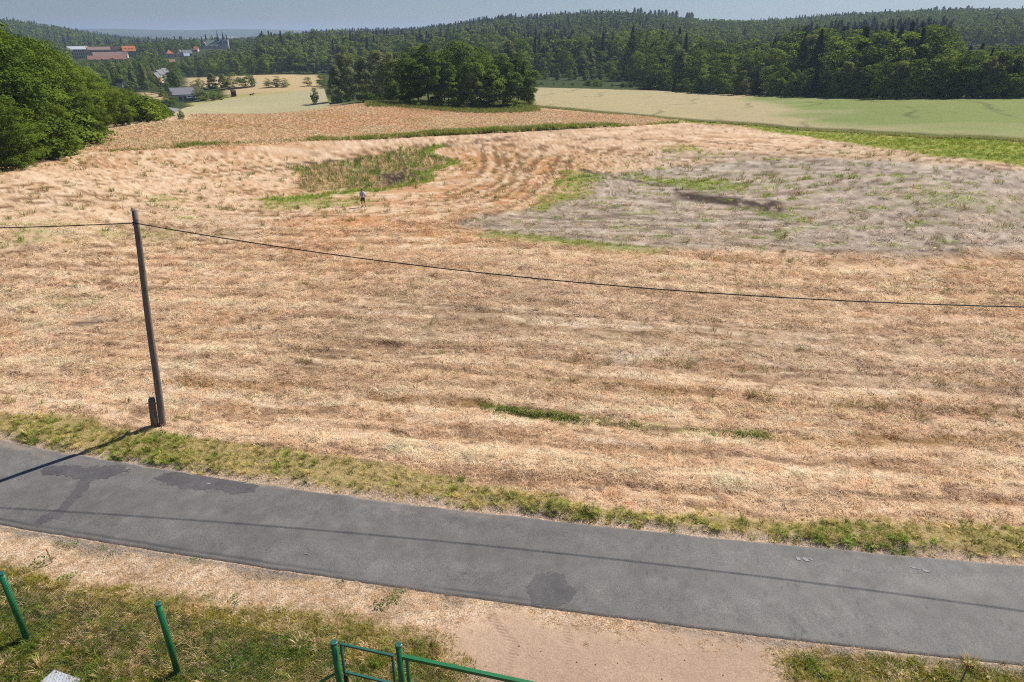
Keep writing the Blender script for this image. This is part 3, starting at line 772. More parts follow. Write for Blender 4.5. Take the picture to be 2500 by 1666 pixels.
def rosette(name, n, size, spread, seed, height=0.12):
    """broad-leaved weed: n small leaves on short stalks"""
    r = np.random.default_rng(seed); V = []; F = []; C = []
    for i in range(n):
        a = r.uniform(0, 2 * math.pi); d = spread * math.sqrt(r.uniform()); z = height * r.uniform(0.15, 1) * (1 - 0.5 * d / spread)
        c = Vector((d * math.cos(a), d * math.sin(a), z)); nrm = Vector((r.normal(0, 0.45), r.normal(0, 0.45), 1)).normalized()
        t = nrm.cross(Vector((math.cos(a + r.normal(0, 1)), math.sin(a), 0.1))).normalized(); s = nrm.cross(t); L = size * r.uniform(0.6, 1.3)
        b = len(V)
        V += [tuple(c - t * L * 0.5), tuple(c + s * L * 0.32 + nrm * 0.01), tuple(c + t * L * 0.5), tuple(c - s * L * 0.32 + nrm * 0.01)]
        k = 1 + r.uniform(-0.35, 0.35); C += [(k, k, k)] * 4; F.append((b, b + 1, b + 2, b + 3))
    return bpy.data.objects.new(name, mesh_np(name, V, F, (M_BLADE,), np.array(C)))

def flower(name, seed):
    r = np.random.default_rng(seed); V = []; F = []; C = []
    for i in range(9):
        c = Vector((r.normal(0, 0.12), r.normal(0, 0.12), r.uniform(0.12, 0.25))); b = len(V); q = r.uniform(0.012, 0.022)
        V += [(c.x - q, c.y - q, c.z), (c.x + q, c.y - q, c.z), (c.x + q, c.y + q, c.z + q), (c.x - q, c.y + q, c.z + q)]; F.append((b, b + 1, b + 2, b + 3)); C += [(1, 1, 1)] * 4
    return bpy.data.objects.new(name, mesh_np(name, V, F, (M_BLADE,), np.array(C)))

def src(name, objs):
    c = bpy.data.collections.new(name)
    for o in objs: c.objects.link(o)
    return c
C_GRASS = src('grass_tufts', [blades('grass_tuft', 40, 0.34, 0.10, 0.015, 0.75, 10 + i, M_BLADE, var=0.4) for i in range(6)])
C_SHORT = src('short_tufts', [blades('short_tuft', 34, 0.14, 0.13, 0.010, 0.8, 20 + i, M_BLADE) for i in range(4)])
C_WISP = src('straw_wisps', [blades('straw_wisp', 20, 0.30, 0.28, 0.013, 0.0, 30 + i, M_STRAW, flat=1.0, var=0.4) for i in range(5)])
C_DRY = src('dry_tufts', [blades('dry_tuft', 26, 0.30, 0.14, 0.014, 0.6, 40 + i, M_STRAW) for i in range(4)])
C_TALL = src('tall_tufts', [blades('tall_tuft', 30, 0.95, 0.30, 0.035, 0.28, 50 + i, M_BLADE) for i in range(4)])
C_REED = src('reed_tufts', [blades('reed_tuft', 26, 1.15, 0.35, 0.030, 0.25, 60 + i, M_STRAW, plume=1.0) for i in range(4)])
C_MEAD = src('meadow_tufts', [blades('meadow_tuft', 34, 0.60, 0.55, 0.040, 0.35, 70 + i, M_STRAW, plume=1.0, var=0.12) for i in range(4)])
C_CROP = src('crop_tufts', [blades('crop_tuft', 40, 0.95, 0.45, 0.045, 0.15, 80 + i, M_BLADE) for i in range(3)])
C_WEED = src('leafy_weeds', [rosette('leafy_weed', 44, 0.055, 0.22, 90 + i, 0.16) for i in range(4)])
C_FLOW = src('flowers', [flower('flower', 95 + i) for i in range(2)])

_gn_cache = {}
def gn_for(coll):
    if coll.name in _gn_cache: return _gn_cache[coll.name]
    g = bpy.data.node_groups.new('scatter_' + coll.name, 'GeometryNodeTree')
    g.interface.new_socket('Geometry', in_out='INPUT', socket_type='NodeSocketGeometry')
    g.interface.new_socket('Geometry', in_out='OUTPUT', socket_type='NodeSocketGeometry')
    gi = g.nodes.new('NodeGroupInput'); go = g.nodes.new('NodeGroupOutput')
    iop = g.nodes.new('GeometryNodeInstanceOnPoints'); ci = g.nodes.new('GeometryNodeCollectionInfo')
    ci.inputs['Collection'].default_value = coll; ci.inputs['Separate Children'].default_value = True; ci.inputs['Reset Children'].default_value = True
    iop.inputs['Pick Instance'].default_value = True
    def na(nm, t):
        n = g.nodes.new('GeometryNodeInputNamedAttribute'); n.data_type = t; n.inputs['Name'].default_value = nm
        return n.outputs['Attribute']
    g.links.new(gi.outputs[0], iop.inputs['Points']); g.links.new(ci.outputs[0], iop.inputs['Instance'])
    g.links.new(na('idx', 'INT'), iop.inputs['Instance Index']); g.links.new(na('rot', 'FLOAT_VECTOR'), iop.inputs['Rotation'])
    g.links.new(na('scl', 'FLOAT_VECTOR'), iop.inputs['Scale']); g.links.new(iop.outputs[0], go.inputs[0])
    _gn_cache[coll.name] = g
    return g

def scatter(name, coll, P_, scl, tint, label=None, cat=None, tilt=0.12, squash=None, parent=None):
    n = len(P_)
    me = bpy.data.meshes.new(name); me.vertices.add(n); me.vertices.foreach_set('co', np.asarray(P_, np.float32).ravel())
    def att(nm, t, d, key='vector'):
        a = me.attributes.new(nm, t, 'POINT'); a.data.foreach_set(key, np.ascontiguousarray(d).ravel())
    rot = np.stack([rng.normal(0, tilt, n), rng.normal(0, tilt, n), rng.uniform(0, 6.283, n)], 1).astype(np.float32)
    s3 = np.repeat(np.asarray(scl, np.float32)[:, None], 3, 1)
    if squash is not None: s3[:, 2] *= squash
    att('rot', 'FLOAT_VECTOR', rot); att('scl', 'FLOAT_VECTOR', s3)
    att('idx', 'INT', rng.integers(0, len(coll.objects), n).astype(np.int32), 'value')
    att('tint', 'FLOAT_VECTOR', np.asarray(tint, np.float32))
    o = link(name, me, parent)
    md = o.modifiers.new('scatter', 'NODES'); md.node_group = gn_for(coll)
    prop(o, label, cat, kind='stuff')
    return o

def samples(n, x0, x1, y0, y1):
    return rng.uniform(x0, x1, n), rng.uniform(y0, y1, n)

def fan(n, d0, d1, pw=1.0, a=0.92):
    """points over the land ahead, thinning out with distance"""
    t = rng.uniform(0, 1, n); D = (d0 ** (2 - pw) + t * (d1 ** (2 - pw) - d0 ** (2 - pw))) ** (1 / (2 - pw)) if pw != 2 else d0 * (d1 / d0) ** t
    az = rng.uniform(-a, a, n)
    return D * np.sin(az), D * np.cos(az)

def pos(x, y, z, dz=0.0): return np.stack([x, y, terr(x, y) + z['disp'] + dz], 1)
def vary(c, n, k=0.2, g=1.55): return np.clip(c * g, 0, 0.8) * rng.uniform(1 - k, 1 + k, (n, 1)) * (1 + rng.normal(0, 0.02, (n, 3)))
def take(z, m): return {k: v[m] for k, v in z.items()}

# grass on the verge beyond the lane
x, y = samples(38000, -24, 19, 13, 25); z = zones(x, y)
m = rng.uniform(0, 1, len(x)) < z['verge'] * np.clip(0.8 + 0.8 * z['n_mid'] + 0.4 * z['n_fin'], 0.3, 1.0)
x, y = x[m], y[m]; z = take(z, m); n = len(x)
g = np.clip(0.5 + 0.9 * z['n_mid'] + 0.4 * rng.normal(0, 1, n), 0, 1)[:, None]
t = S(126, 148, 54) * g + S(196, 178, 122) * (1 - g)
dark = (rng.uniform(0, 1, n) < 0.12)[:, None]; t = np.where(dark, S(84, 104, 34), t)
scatter('verge_grass', C_GRASS, pos(x, y, z, -0.02), np.clip(0.40 + 0.25 * z['n_mid'] + rng.normal(0, 0.16, n), 0.18, 0.85), vary(t, n, 0.4), 'uneven green and yellowing grass on the verge beyond the lane', 'grass', 0.2)
# dry short grass right beside the lane and on the near side
x, y = samples(30000, -17, 15, 7.6, 17); z = zones(x, y)
pr = z['near'] * (1 - z['drv']) * np.where(z['dn'] > 0.12, 0.75, 0.12)
m = rng.uniform(0, 1, len(x)) < pr * 0.9
x, y = x[m], y[m]; z = take(z, m); n = len(x)
t = np.where((rng.uniform(0, 1, n) < z['olive'] * 0.75)[:, None], S(148, 140, 66), S(206, 182, 150))
t = np.where((rng.uniform(0, 1, n) < z['deep'] * np.clip(0.35 - 0.9 * z['n_mid'], 0.05, 0.8))[:, None], S(112, 128, 56), t)
scatter('roadside_grass', C_SHORT, pos(x, y, z, -0.015), 0.55 + 0.45 * z['olive'] + 0.4 * z['deep'] * rng.uniform(0, 1, n), vary(t, n, 0.3), 'short sunburnt grass between the lane and the green fence', 'grass', 0.2)
# longer grass by the fence
x, y = samples(9000, -16, 14, 7.6, 14); z = zones(x, y)
m = rng.uniform(0, 1, len(x)) < z['deep'] * z['near'] * (1 - z['drv']) * np.clip(0.3 + 0.8 * z['n_mid'], 0.08, 0.8)
x, y = x[m], y[m]; z = take(z, m); n = len(x)
t = np.where((rng.uniform(0, 1, n) < 0.55)[:, None], S(192, 168, 124), S(120, 138, 60))
scatter('fence_grass', C_GRASS, pos(x, y, z, -0.02), rng.uniform(0.4, 1.0, n), vary(t, n, 0.4), 'longer mixed dry and green grass along the green fence', 'grass', 0.3)
# leafy weeds near the fence and on the lane edge
x, y = samples(9000, -16, 14, 7.6, 17); z = zones(x, y)
m = rng.uniform(0, 1, len(x)) < z['near'] * (1 - z['drv']) * (z['deep'] * sstep(0.05, 0.35, -z['n_mid']) * 0.9 + 0.015)
x, y = x[m], y[m]; z = take(z, m); n = len(x)
scatter('leafy_weeds', C_WEED, pos(x, y, z, -0.02), rng.uniform(0.5, 1.15, n), vary(np.tile(S(82, 116, 38), (n, 1)), n, 0.35), 'dark green leafy weeds among the grass by the fence', 'weeds', 0.2)
k = rng.permutation(n)[:26]
scatter('white_flowers', C_FLOW, pos(x, y, z)[k], rng.uniform(0.6, 1.0, len(k)), np.tile(S(230, 230, 226), (len(k), 1)), 'tiny white flowers in the weeds by the fence', 'flowers')
# sparse weeds on the driveway
x, y = samples(900, -4, 10, 7.6, 13.5); z = zones(x, y)
m = (z['drv'] > 0.5) & (z['near'] > 0.9) & (rng.uniform(0, 1, len(x)) < 0.10)
x, y = x[m], y[m]; z = take(z, m); n = len(x)
scatter('driveway_weeds', C_WEED, pos(x, y, z, -0.02), rng.uniform(0.12, 0.4, n), vary(np.tile(S(110, 104, 66), (n, 1)), n, 0.3), 'small withered weeds dotted over the bare dirt driveway', 'weeds')
# loose stones on the driveway
def pebble(name, seed):
    r = np.random.default_rng(seed); bm = bmesh.new(); bmesh.ops.create_icosphere(bm, subdivisions=1, radius=0.03)
    for v in bm.verts: v.co = v.co * r.uniform(0.7, 1.25)
    me = bpy.data.meshes.new(name); bm.to_mesh(me); bm.free(); me.materials.append(M_STRAW)
    a = me.color_attributes.new('Col', 'FLOAT_COLOR', 'POINT'); a.data.foreach_set('color', np.ones(len(me.vertices) * 4, np.float32))
    return bpy.data.objects.new(name, me)
C_PEB = src('pebbles', [pebble('pebble', i) for i in range(4)])
x, y = samples(2600, -5, 12, 7.6, 14); z = zones(x, y)
m = (z['near'] > 0.8) & (rng.uniform(0, 1, len(x)) < z['drv'] * 0.2 + 0.02)
x, y = x[m], y[m]; z = take(z, m); n = len(x)
scatter('loose_gravel', C_PEB, pos(x, y, z), rng.uniform(0.2, 0.9, n) ** 2.5 + 0.1, vary(np.tile(S(206, 164, 146), (n, 1)), n, 0.3, 1.1), 'loose small stones on the bare dirt driveway', 'gravel', 1.0)
xe = rng.uniform(-17, 15, 1500); nearside = rng.uniform(0, 1, 1500) < 0.6
ye = np.where(nearside, ynear(xe) - 0.02 + np.abs(rng.normal(0, 0.16, 1500)) * rng.choice([-1, 1], 1500), yfar(xe) + 0.02 - np.abs(rng.normal(0, 0.15, 1500)))
scatter('roadside_grit', C_PEB, np.stack([xe, ye, np.where((ye > ynear(xe)) & (ye < yfar(xe)), road_z(xe, ye), -0.01)], 1), rng.uniform(0.12, 0.45, 1500) ** 1.3, vary(np.tile(S(176, 158, 140), (1500, 1)), 1500, 0.35, 1.0), 'loose grit and crumbs along both edges of the lane', 'grit', 1.0)
# mown straw
x, y = fan(72000, 17, 75, 1.85); z = zones(x, y)
m = (y > yfar(x) + 0.5) & (rng.uniform(0, 1, len(x)) > 0.6 * z['mulch']) & (z['verge'] + z['mead'] + z['soil'] * 2 + z['sg'] + z['green'] < 0.35) & (rng.uniform(0, 1, len(x)) < sstep(76, 40, np.hypot(x, y))) & (z['n_fin'] + 0.4 * z['streak'] > rng.normal(-0.12, 0.25, len(x))) & (z['strip'] < 0.5) & (rng.uniform(0, 1, len(x)) < np.clip(0.7 + 0.7 * z['streak'], 0.3, 1))
x, y = x[m], y[m]; z = take(z, m); n = len(x); D = np.hypot(x, y)
pale = (rng.uniform(0, 1, n) < np.clip(0.45 + 0.5 * z['streak'] - 0.25 * z['mulch'], 0.1, 0.8))[:, None]
wt = np.where(pale, z['col'] * 0.45 + S(232, 209, 180) * 0.55, z['col'] * 0.92)
scatter('mown_straw', C_WISP, pos(x, y, z, 0.0), rng.uniform(0.6, 1.2, n) * np.clip(D / 28, 0.75, 2.0), vary(wt, n, 0.25, 1.36), 'pale mown straw lying in swaths across the field', 'straw', 0.12)
# tufts the mower left standing
x, y = fan(32000, 24, 105, 1.0); z = zones(x, y)
lines = np.abs(((-x * math.sin(-0.17) + y * math.cos(-0.17)) / 2.6) % 1 - 0.5) < 0.12
pr = 0.10 + 0.75 * lines * sstep(-0.05, 0.3, fbm(x * 0.12, y * 0.3, 3, 171))
m = (rng.uniform(0, 1, len(x)) < pr * 0.6) & (z['near'] + z['road'] + z['verge'] + z['mead'] + z['soil'] + z['sg'] < 0.2)
x, y = x[m], y[m]; z = take(z, m); n = len(x); D = np.hypot(x, y)
t = np.where((rng.uniform(0, 1, n) < 0.6)[:, None], S(132, 138, 70), S(178, 152, 110))
scatter('standing_tufts', C_DRY, pos(x, y, z, -0.02), rng.uniform(0.5, 1.6, n) * np.clip(D / 50, 0.7, 1.4), vary(t, n, 0.3, 1.3), 'scattered brownish and green tufts left standing in the mown field', 'grass')
# green regrowth
x, y = fan(72000, 24, 125, 1.0); z = zones(x, y)
m = rng.uniform(0, 1, len(x)) < np.clip(z['green'] * 0.8, 0, 1) * (z['mead'] < 0.3) * (z['near'] < 0.1) * (z['verge'] < 0.3)
x, y = x[m], y[m]; z = take(z, m); n = len(x); D = np.hypot(x, y)
t = np.where((rng.uniform(0, 1, n) < 0.7)[:, None], S(142, 160, 66), S(176, 172, 108))
scatter('green_regrowth', C_SHORT, pos(x, y, z, -0.02), rng.uniform(0.8, 1.5, n) * np.clip(D / 40, 0.9, 2.0), vary(t, n, 0.2), 'patches of fresh green grass growing back in the mown field', 'grass')
t_ = resample(TUFTLINE, 420); t_ = t_[fbm(t_[:, 0] * 0.9, t_[:, 1] * 0, 2, 191) + rng.normal(0, 0.2, 420) > -0.3]; nt = len(t_); x = t_[:, 0] + rng.normal(0, 0.2, nt); y = t_[:, 1] + rng.normal(0, 0.13, nt); z = zones(x, y)
scatter('green_tuft_line', C_WEED, pos(x, y, z, -0.02), rng.uniform(0.45, 1.0, nt), vary(np.tile(S(116, 130, 62), (nt, 1)), nt, 0.4, 1.4), 'line of dark green weeds left standing across the straw', 'weeds', 0.2)
# wet patch of reeds and its bright green rim
mn, mx = REED.min(0) - 4, REED.max(0) + 4
x, y = samples(9000, mn[0], mx[0], mn[1], mx[1]); z = zones(x, y)
m = rng.uniform(0, 1, len(x)) < z['reed'] * (1 - z['soil']) * 0.36
x, y = x[m], y[m]; z = take(z, m); n = len(x)
gg = (rng.uniform(0, 1, n) < np.clip(0.42 + 0.8 * z['n_mid'], 0.12, 0.95))[:, None]
t = np.where(gg, S(112, 124, 62), S(182, 158, 124))
scatter('reed_grass', C_REED, pos(x, y, z, -0.05), rng.uniform(0.3, 0.7, n), vary(t, n, 0.35, 1.8), 'tall tan and green reed grass in the wet patch behind the person', 'reed grass')
x, y = samples(9000, mn[0] - 8, mx[0], mn[1] - 3, mx[1]); z = zones(x, y)
m = rng.uniform(0, 1, len(x)) < z['rim'] * 0.9
x, y = x[m], y[m]; z = take(z, m); n = len(x)
scatter('bright_rim_grass', C_TALL, pos(x, y, z, -0.05), rng.uniform(0.25, 0.6, n), vary(np.tile(S(136, 152, 62), (n, 1)), n, 0.3), 'bright green grass rimming the reedy wet patch', 'grass')
# meadow of tall reddish grass, its green margin
x, y = fan(70000, 96, 200, 0.6, 0.62); z = zones(x, y)
m = rng.uniform(0, 1, len(x)) < z['mead'] * 0.7
x, y = x[m], y[m]; z = take(z, m); n = len(x)
scatter('meadow_grass', C_MEAD, pos(x, y, z, -0.05), rng.uniform(0.45, 0.75, n), vary(z['col'] * 0.5 + S(212, 178, 148) * 0.5, n, 0.1, 1.75), 'tall reddish seeding grass filling the unmown meadow', 'grass', 0.08)
t_ = resample(MEADOW_EDGE, 2600); x = t_[:, 0] + rng.normal(0, 0.5, 2600); y = t_[:, 1] + rng.uniform(-0.4, 2.2, 2600); z = zones(x, y)
hh = np.clip(0.45 + 0.55 * sstep(-32, -14, x) * sstep(32, 6, x) + 0.35 * fbm(x * 0.15, y * 0.15, 2, 181), 0.25, 1.2) * sstep(-58, -50, x)
t = np.where((rng.uniform(0, 1, 2600) < 0.75)[:, None], S(118, 132, 54), S(164, 150, 92))
scatter('meadow_margin', C_TALL, pos(x, y, z, -0.05), hh * rng.uniform(0.8, 1.2, 2600), vary(t, 2600, 0.2), 'tall green grass margin between meadow and mown field', 'grass')
# verge of the clump, of the wheat
x, y = fan(16000, 170, 215, 0.5, 0.2); mm = pmask(x, y, CLUMP_SHADE, 2.0); m = rng.uniform(0, 1, len(x)) < mm
x, y = x[m], y[m]; z = zones(x, y); n = len(x)
scatter('clump_undergrowth', C_TALL, pos(x, y, z, -0.05), rng.uniform(0.5, 1.2, n), vary(np.tile(S(124, 128, 66), (n, 1)), n, 0.2), 'long grass around the foot of the central tree clump', 'grass')
t_ = resample(WHEAT_EDGE, 2600); x = t_[:, 0] + rng.normal(0, 0.3, 2600); y = t_[:, 1] + rng.uniform(-0.5, 0.4, 2600); z = zones(x, y)
scatter('wheat_stalks', C_CROP, pos(x, y, z, -0.05), rng.uniform(0.35, 0.6, 2600), vary(np.tile(S(146, 148, 88), (2600, 1)), 2600, 0.25), 'green stalks along the near edge of the wheat', 'wheat')
x, y = fan(32000, 80, 165, 0.6, 0.92); z = zones(x, y)
m = (rng.uniform(0, 1, len(x)) < z['sg'] * 0.9)
x, y = x[m], y[m]; z = take(z, m); n = len(x)
scatter('fodder_grass', C_MEAD, pos(x, y, z, -0.03), rng.uniform(0.25, 0.45, n), vary(z['col'], n, 0.15, 1.6), 'bright yellow-green cut grass strip below the wheat', 'grass')

# ------------------------------------------------------------------ trees
def leaf_mat(name, dark, light, trans=0.16, hue_scale=0.35):
    """foliage: colour differs from tree to tree and from branch to branch"""
    m, ns, ls = new_mat(name)
    out = N(ns, 'ShaderNodeOutputMaterial'); oi = N(ns, 'ShaderNodeObjectInfo'); tc = N(ns, 'ShaderNodeTexCoord')
    nz = N(ns, 'ShaderNodeTexNoise'); nz.inputs['Scale'].default_value = hue_scale; nz.inputs['Detail'].default_value = 3
    ls.new(tc.outputs['Object'], nz.inputs['Vector'])
    ac = N(ns, 'ShaderNodeAttribute', attribute_name='Col')
    a1 = N(ns, 'ShaderNodeMath', operation='MULTIPLY_ADD'); a1.inputs[1].default_value = 0.55; a1.inputs[2].default_value = 0.0
    ls.new(nz.outputs[0], a1.inputs[0])
    a2 = N(ns, 'ShaderNodeMath', operation='MULTIPLY_ADD'); a2.inputs[1].default_value = 0.6
    ls.new(oi.outputs['Random'], a2.inputs[0]); ls.new(a1.outputs[0], a2.inputs[2])
    a3 = N(ns, 'ShaderNodeMath', operation='ADD'); a3.inputs[1].default_value = -0.1; a3.use_clamp = True; ls.new(a2.outputs[0], a3.inputs[0])
    mc = N(ns, 'ShaderNodeMix', data_type='RGBA')
    mc.inputs[6].default_value = (*dark, 1); mc.inputs[7].default_value = (*light, 1); ls.new(a3.outputs[0], mc.inputs[0])
    mu = N(ns, 'ShaderNodeVectorMath', operation='MULTIPLY'); ls.new(mc.outputs[2], mu.inputs[0]); ls.new(ac.outputs['Vector'], mu.inputs[1])
    d = N(ns, 'ShaderNodeBsdfDiffuse')
    t = N(ns, 'ShaderNodeBsdfTranslucent'); mx = N(ns, 'ShaderNodeMixShader'); mx.inputs[0].default_value = trans
    ls.new(mu.outputs[0], d.inputs[0]); ls.new(mu.outputs[0], t.inputs[0]); ls.new(d.outputs[0], mx.inputs[1]); ls.new(t.outputs[0], mx.inputs[2])
    ls.new(mx.outputs[0], out.inputs[0])
    return m
M_LEAF = leaf_mat('broad_leaves', (0.085, 0.145, 0.018), (0.285, 0.355, 0.042))
M_LEAFD = leaf_mat('dark_broad_leaves', (0.060, 0.112, 0.020), (0.215, 0.290, 0.040))
M_BIRCHL = leaf_mat('birch_leaves', (0.180, 0.215, 0.060), (0.300, 0.330, 0.095))
M_NEEDLE = leaf_mat('needles', (0.030, 0.056, 0.026), (0.060, 0.095, 0.040), 0.25)
M_BARK = simple_mat('bark', (0.075, 0.060, 0.047), 0.95, 0.35, 4.0, 0.02, 0.1, stretch=(1, 1, 0.2))
M_BIRCH = simple_mat('pale_bark', (0.36, 0.34, 0.30), 0.9, 0.45, 2.5, 0.01, 0.1, stretch=(1, 1, 3))

def leaves_np(C0, Nrm, size, r, up=0.25, squash=1.0):
    """one small folded leaf-spray face per point"""
    n = len(C0)
    nn = Nrm + r.normal(0, 0.36, (n, 3)) + np.array([0, 0, up])
    nn /= np.linalg.norm(nn, axis=1, keepdims=True) + 1e-9
    t = np.cross(nn, r.normal(0, 1, (n, 3))); t /= np.linalg.norm(t, axis=1, keepdims=True) + 1e-9
    s = np.cross(nn, t)
    L = size * r.uniform(0.55, 1.35, (n, 1)); Wd = L * r.uniform(0.45, 0.8, (n, 1)) * squash
    fold = nn * L * 0.18
    V = np.stack([C0 - t * L * 0.5 - fold, C0 + s * Wd * 0.5, C0 + t * L * 0.5 - fold, C0 - s * Wd * 0.5], 1).reshape(-1, 3)
    F = np.arange(4 * n).reshape(-1, 4)
    k = r.uniform(0.75, 1.3, n)
    return V, F, np.repeat(np.stack([k, k, k], 1), 4, 0)

def trunk_np(h, r0, seed, limbs, top, lean=0.03, n=7):
    r = np.random.default_rng(seed); mb = MB()
    pts = []; off = np.zeros(2)
    for s in np.linspace(0, 1, 7):
        pts.append((off[0], off[1], -0.4 + (h + 0.4) * s)); off = off + r.normal(0, lean * h / 6, 2)
    mb.tube(pts, [r0 * (1.25 if i == 0 else 1) * (1 - 0.8 * i / 6) for i in range(7)], n)
    for i in range(limbs):
        s = r.uniform(0.35, 0.85); k = s * 6; i0 = int(k); p0 = np.array(pts[i0]) * (1 - (k - i0)) + np.array(pts[min(i0 + 1, 6)]) * (k - i0)
        a = r.uniform(0, 6.283); L = top * r.uniform(0.5, 0.9) * (1.1 - 0.5 * s)
        e = p0 + np.array([math.cos(a) * L, math.sin(a) * L, L * r.uniform(0.5, 1.1)]); mid = (p0 + e) / 2 + np.array([0, 0, 0.08 * L])
        q = r0 * (1 - 0.8 * s) * 0.6
        mb.tube([p0, mid, e], [q, q * 0.6, q * 0.2], 5)
    return mb

def broad(seed, h=14.0, wid=9.0, base=0.16, nl=9000, leaf=0.36, lobes=46, shape=1.0, droop=False, gap=0.135, lob=(0.085, 0.165)):
    """broadleaf crown: leaf sprays over many lobes set about an uneven crown, hollows left between"""
    r = np.random.default_rng(seed)
    lc = []; tries = 0
    z0, z1 = h * base, h; zc = (z0 + z1) / 2; rz = (z1 - z0) / 2
    while len(lc) < lobes and tries < 9000:
        tries += 1
        d = r.normal(0, 1, 3); d /= np.linalg.norm(d)
        rad = r.uniform(0.62, 0.95) if r.uniform() < 0.8 else r.uniform(0.2, 0.6)
        wz = 1.0 - 0.35 * max(d[2], 0) * (2 - shape) if shape < 2 else 1
        p = np.array([d[0] * wid / 2 * rad * wz * r.uniform(0.8, 1.1), d[1] * wid / 2 * rad * wz * r.uniform(0.8, 1.1), zc + d[2] * rz * rad])
        if all(np.linalg.norm(p - q) > wid * gap for q in lc): lc.append(p)
    lc = np.array(lc); lr = wid * r.uniform(lob[0], lob[1], len(lc))
    wgt = lr ** 2; cnt = np.maximum((nl * wgt / wgt.sum()).astype(int), 5)
    idx = np.repeat(np.arange(len(lc)), cnt); n = len(idx)
    d = r.normal(0, 1, (n, 3)); d /= np.linalg.norm(d, axis=1, keepdims=True)
    d[:, 2] = np.where(d[:, 2] < -0.35, -d[:, 2], d[:, 2])
    rr = lr[idx][:, None] * r.uniform(0.72, 1.10, (n, 1)) * np.array([1.1, 1.1, 0.8])
    P0 = lc[idx] + d * rr
    if droop: P0[:, 2] -= np.abs(r.normal(0, 0.5, n)); 
    P0[:, 2] = P0[:, 2] * (h / np.percentile(P0[:, 2], 99.7))
    kp = P0[:, 2] > 0.15; P0 = P0[kp]; d = d[kp]
    ctr = np.array([0, 0, zc]); outw = (P0 - ctr) / (np.linalg.norm(P0 - ctr, axis=1, keepdims=True) + 1e-9)
    return leaves_np(P0, outw * 0.6 + d * 0.6, leaf, r, 0.7, 0.55 if droop else 1.0)

def spruce(seed, h=20.0, wid=6.0, nl=2600, leaf=0.7, base=0.04, bare=0.0):
    r = np.random.default_rng(seed)
    s = r.uniform(0, 1, nl) ** 0.8; s = base + bare + (1 - base - bare) * (1 - (1 - s) ** 1.0)
    wh = np.floor(s * 26 + r.uniform(0, 0.35, nl)) / 26          # whorls of branches
    wh = np.clip(wh, base + bare, 0.995)
    R0 = wid / 2 * (1 - wh) ** 0.85 * (1 if not bare else 1)
    if bare: R0 = wid / 2 * np.sqrt(np.clip(1 - ((wh - (bare + 0.5 * (1 - bare))) / (0.5 * (1 - bare))) ** 2, 0.05, 1))
    na = 9
    a = (np.floor(r.uniform(0, na, nl)) + r.normal(0, 0.16, nl)) / na * 6.283 + wh * 40
    q = r.uniform(0.12, 1.0, nl) ** 0.7
    rad = R0 * q * (0.8 + 0.4 * hash2(np.floor(a * 9 / 6.283), np.floor(wh * 26), seed))
    z = wh * h - rad * 0.35 + r.normal(0, 0.12, nl)
    P0 = np.stack([rad * np.cos(a), rad * np.sin(a), np.maximum(z, 0.1)], 1)
    nrm = np.stack([np.cos(a) * 0.55, np.sin(a) * 0.55, np.full(nl, 0.55)], 1)
    V, F, K = leaves_np(P0, nrm, leaf, r, 0.1)
    tip = np.array([[-0.12, 0, h * 0.96], [0.12, 0, h * 0.96], [0, 0.05, h * 1.02], [0, -0.05, h * 1.0]])
    return np.concatenate([V, tip]), np.concatenate([F, [[len(V), len(V) + 1, len(V) + 2, len(V) + 3]]]), np.concatenate([K, np.ones((4, 3))])

class Kind:
    """a kind of tree: shared meshes for trunk and crown in several variants"""
    def __init__(s, name, mats, variants, height):
        s.name = name; s.h = height; s.var = []
        for i, (crown, trunk) in enumerate(variants):
            cm = mesh_np(name + '_crown', crown[0], crown[1], (mats[0],), crown[2])
            tm = bpy.data.meshes.new(name + '_trunk'); tm.from_pydata(trunk.v, [], trunk.f); tm.update(); tm.materials.append(mats[1])
            s.var.append((cm, tm))
    def joined(s, cname):
        """trunk and crown in one mesh, for woods too dense to count"""
        objs = []
        for i, (cm, tm) in enumerate(s.var):
            bm = bmesh.new(); bm.from_mesh(cm)
            me = bpy.data.meshes.new(s.name); k = len(bm.faces); bm.from_mesh(tm)
            bm.faces.ensure_lookup_table()
            for f in bm.faces[k:]: f.material_index = 1
            bm.to_mesh(me); bm.free()
            me.materials.append(cm.materials[0]); me.materials.append(tm.materials[0])
            objs.append(bpy.data.objects.new(s.name, me))
        return src(cname, objs)

ri = lambda i, a, b: a + (b - a) * ((i * 0.618034) % 1)
M_LEAFN = leaf_mat('wood_edge_leaves', (0.058, 0.108, 0.015), (0.225, 0.290, 0.032))
K_NEAR = Kind('broadleaf_tree', (M_LEAFN, M_BARK), [(broad(200 + i, 14, ri(i, 9.5, 12), -0.12, 16000, 0.29, 95, gap=0.095, lob=(0.05, 0.125)), trunk_np(10, 0.22, 300 + i, 6, 3)) for i in range(5)], 14)
K_OAK = Kind('dark_leafy_tree', (M_LEAFD, M_BARK), [(broad(220 + i, 16, ri(i, 10, 13), 0.02, 14000, 0.38, 75, gap=0.105, lob=(0.06, 0.14)), trunk_np(13, 0.24, 320 + i, 8, 4)) for i in range(5)], 16)
K_BIRCH = Kind('birch_tree', (M_BIRCHL, M_BIRCH), [(broad(240 + i, 16, ri(i, 6.5, 8.5), -0.1, 12000, 0.48, 54, 1.0, True), trunk_np(15, 0.15, 340 + i, 7, 2.5)) for i in range(3)], 16)
K_MID = Kind('broadleaf_tree', (M_LEAF, M_BARK), [(broad(260 + i, 15, ri(i, 9.5, 13), -0.12, 3200, 0.62, 40), trunk_np(10, 0.2, 360 + i, 3, 3, n=5)) for i in range(5)], 15)
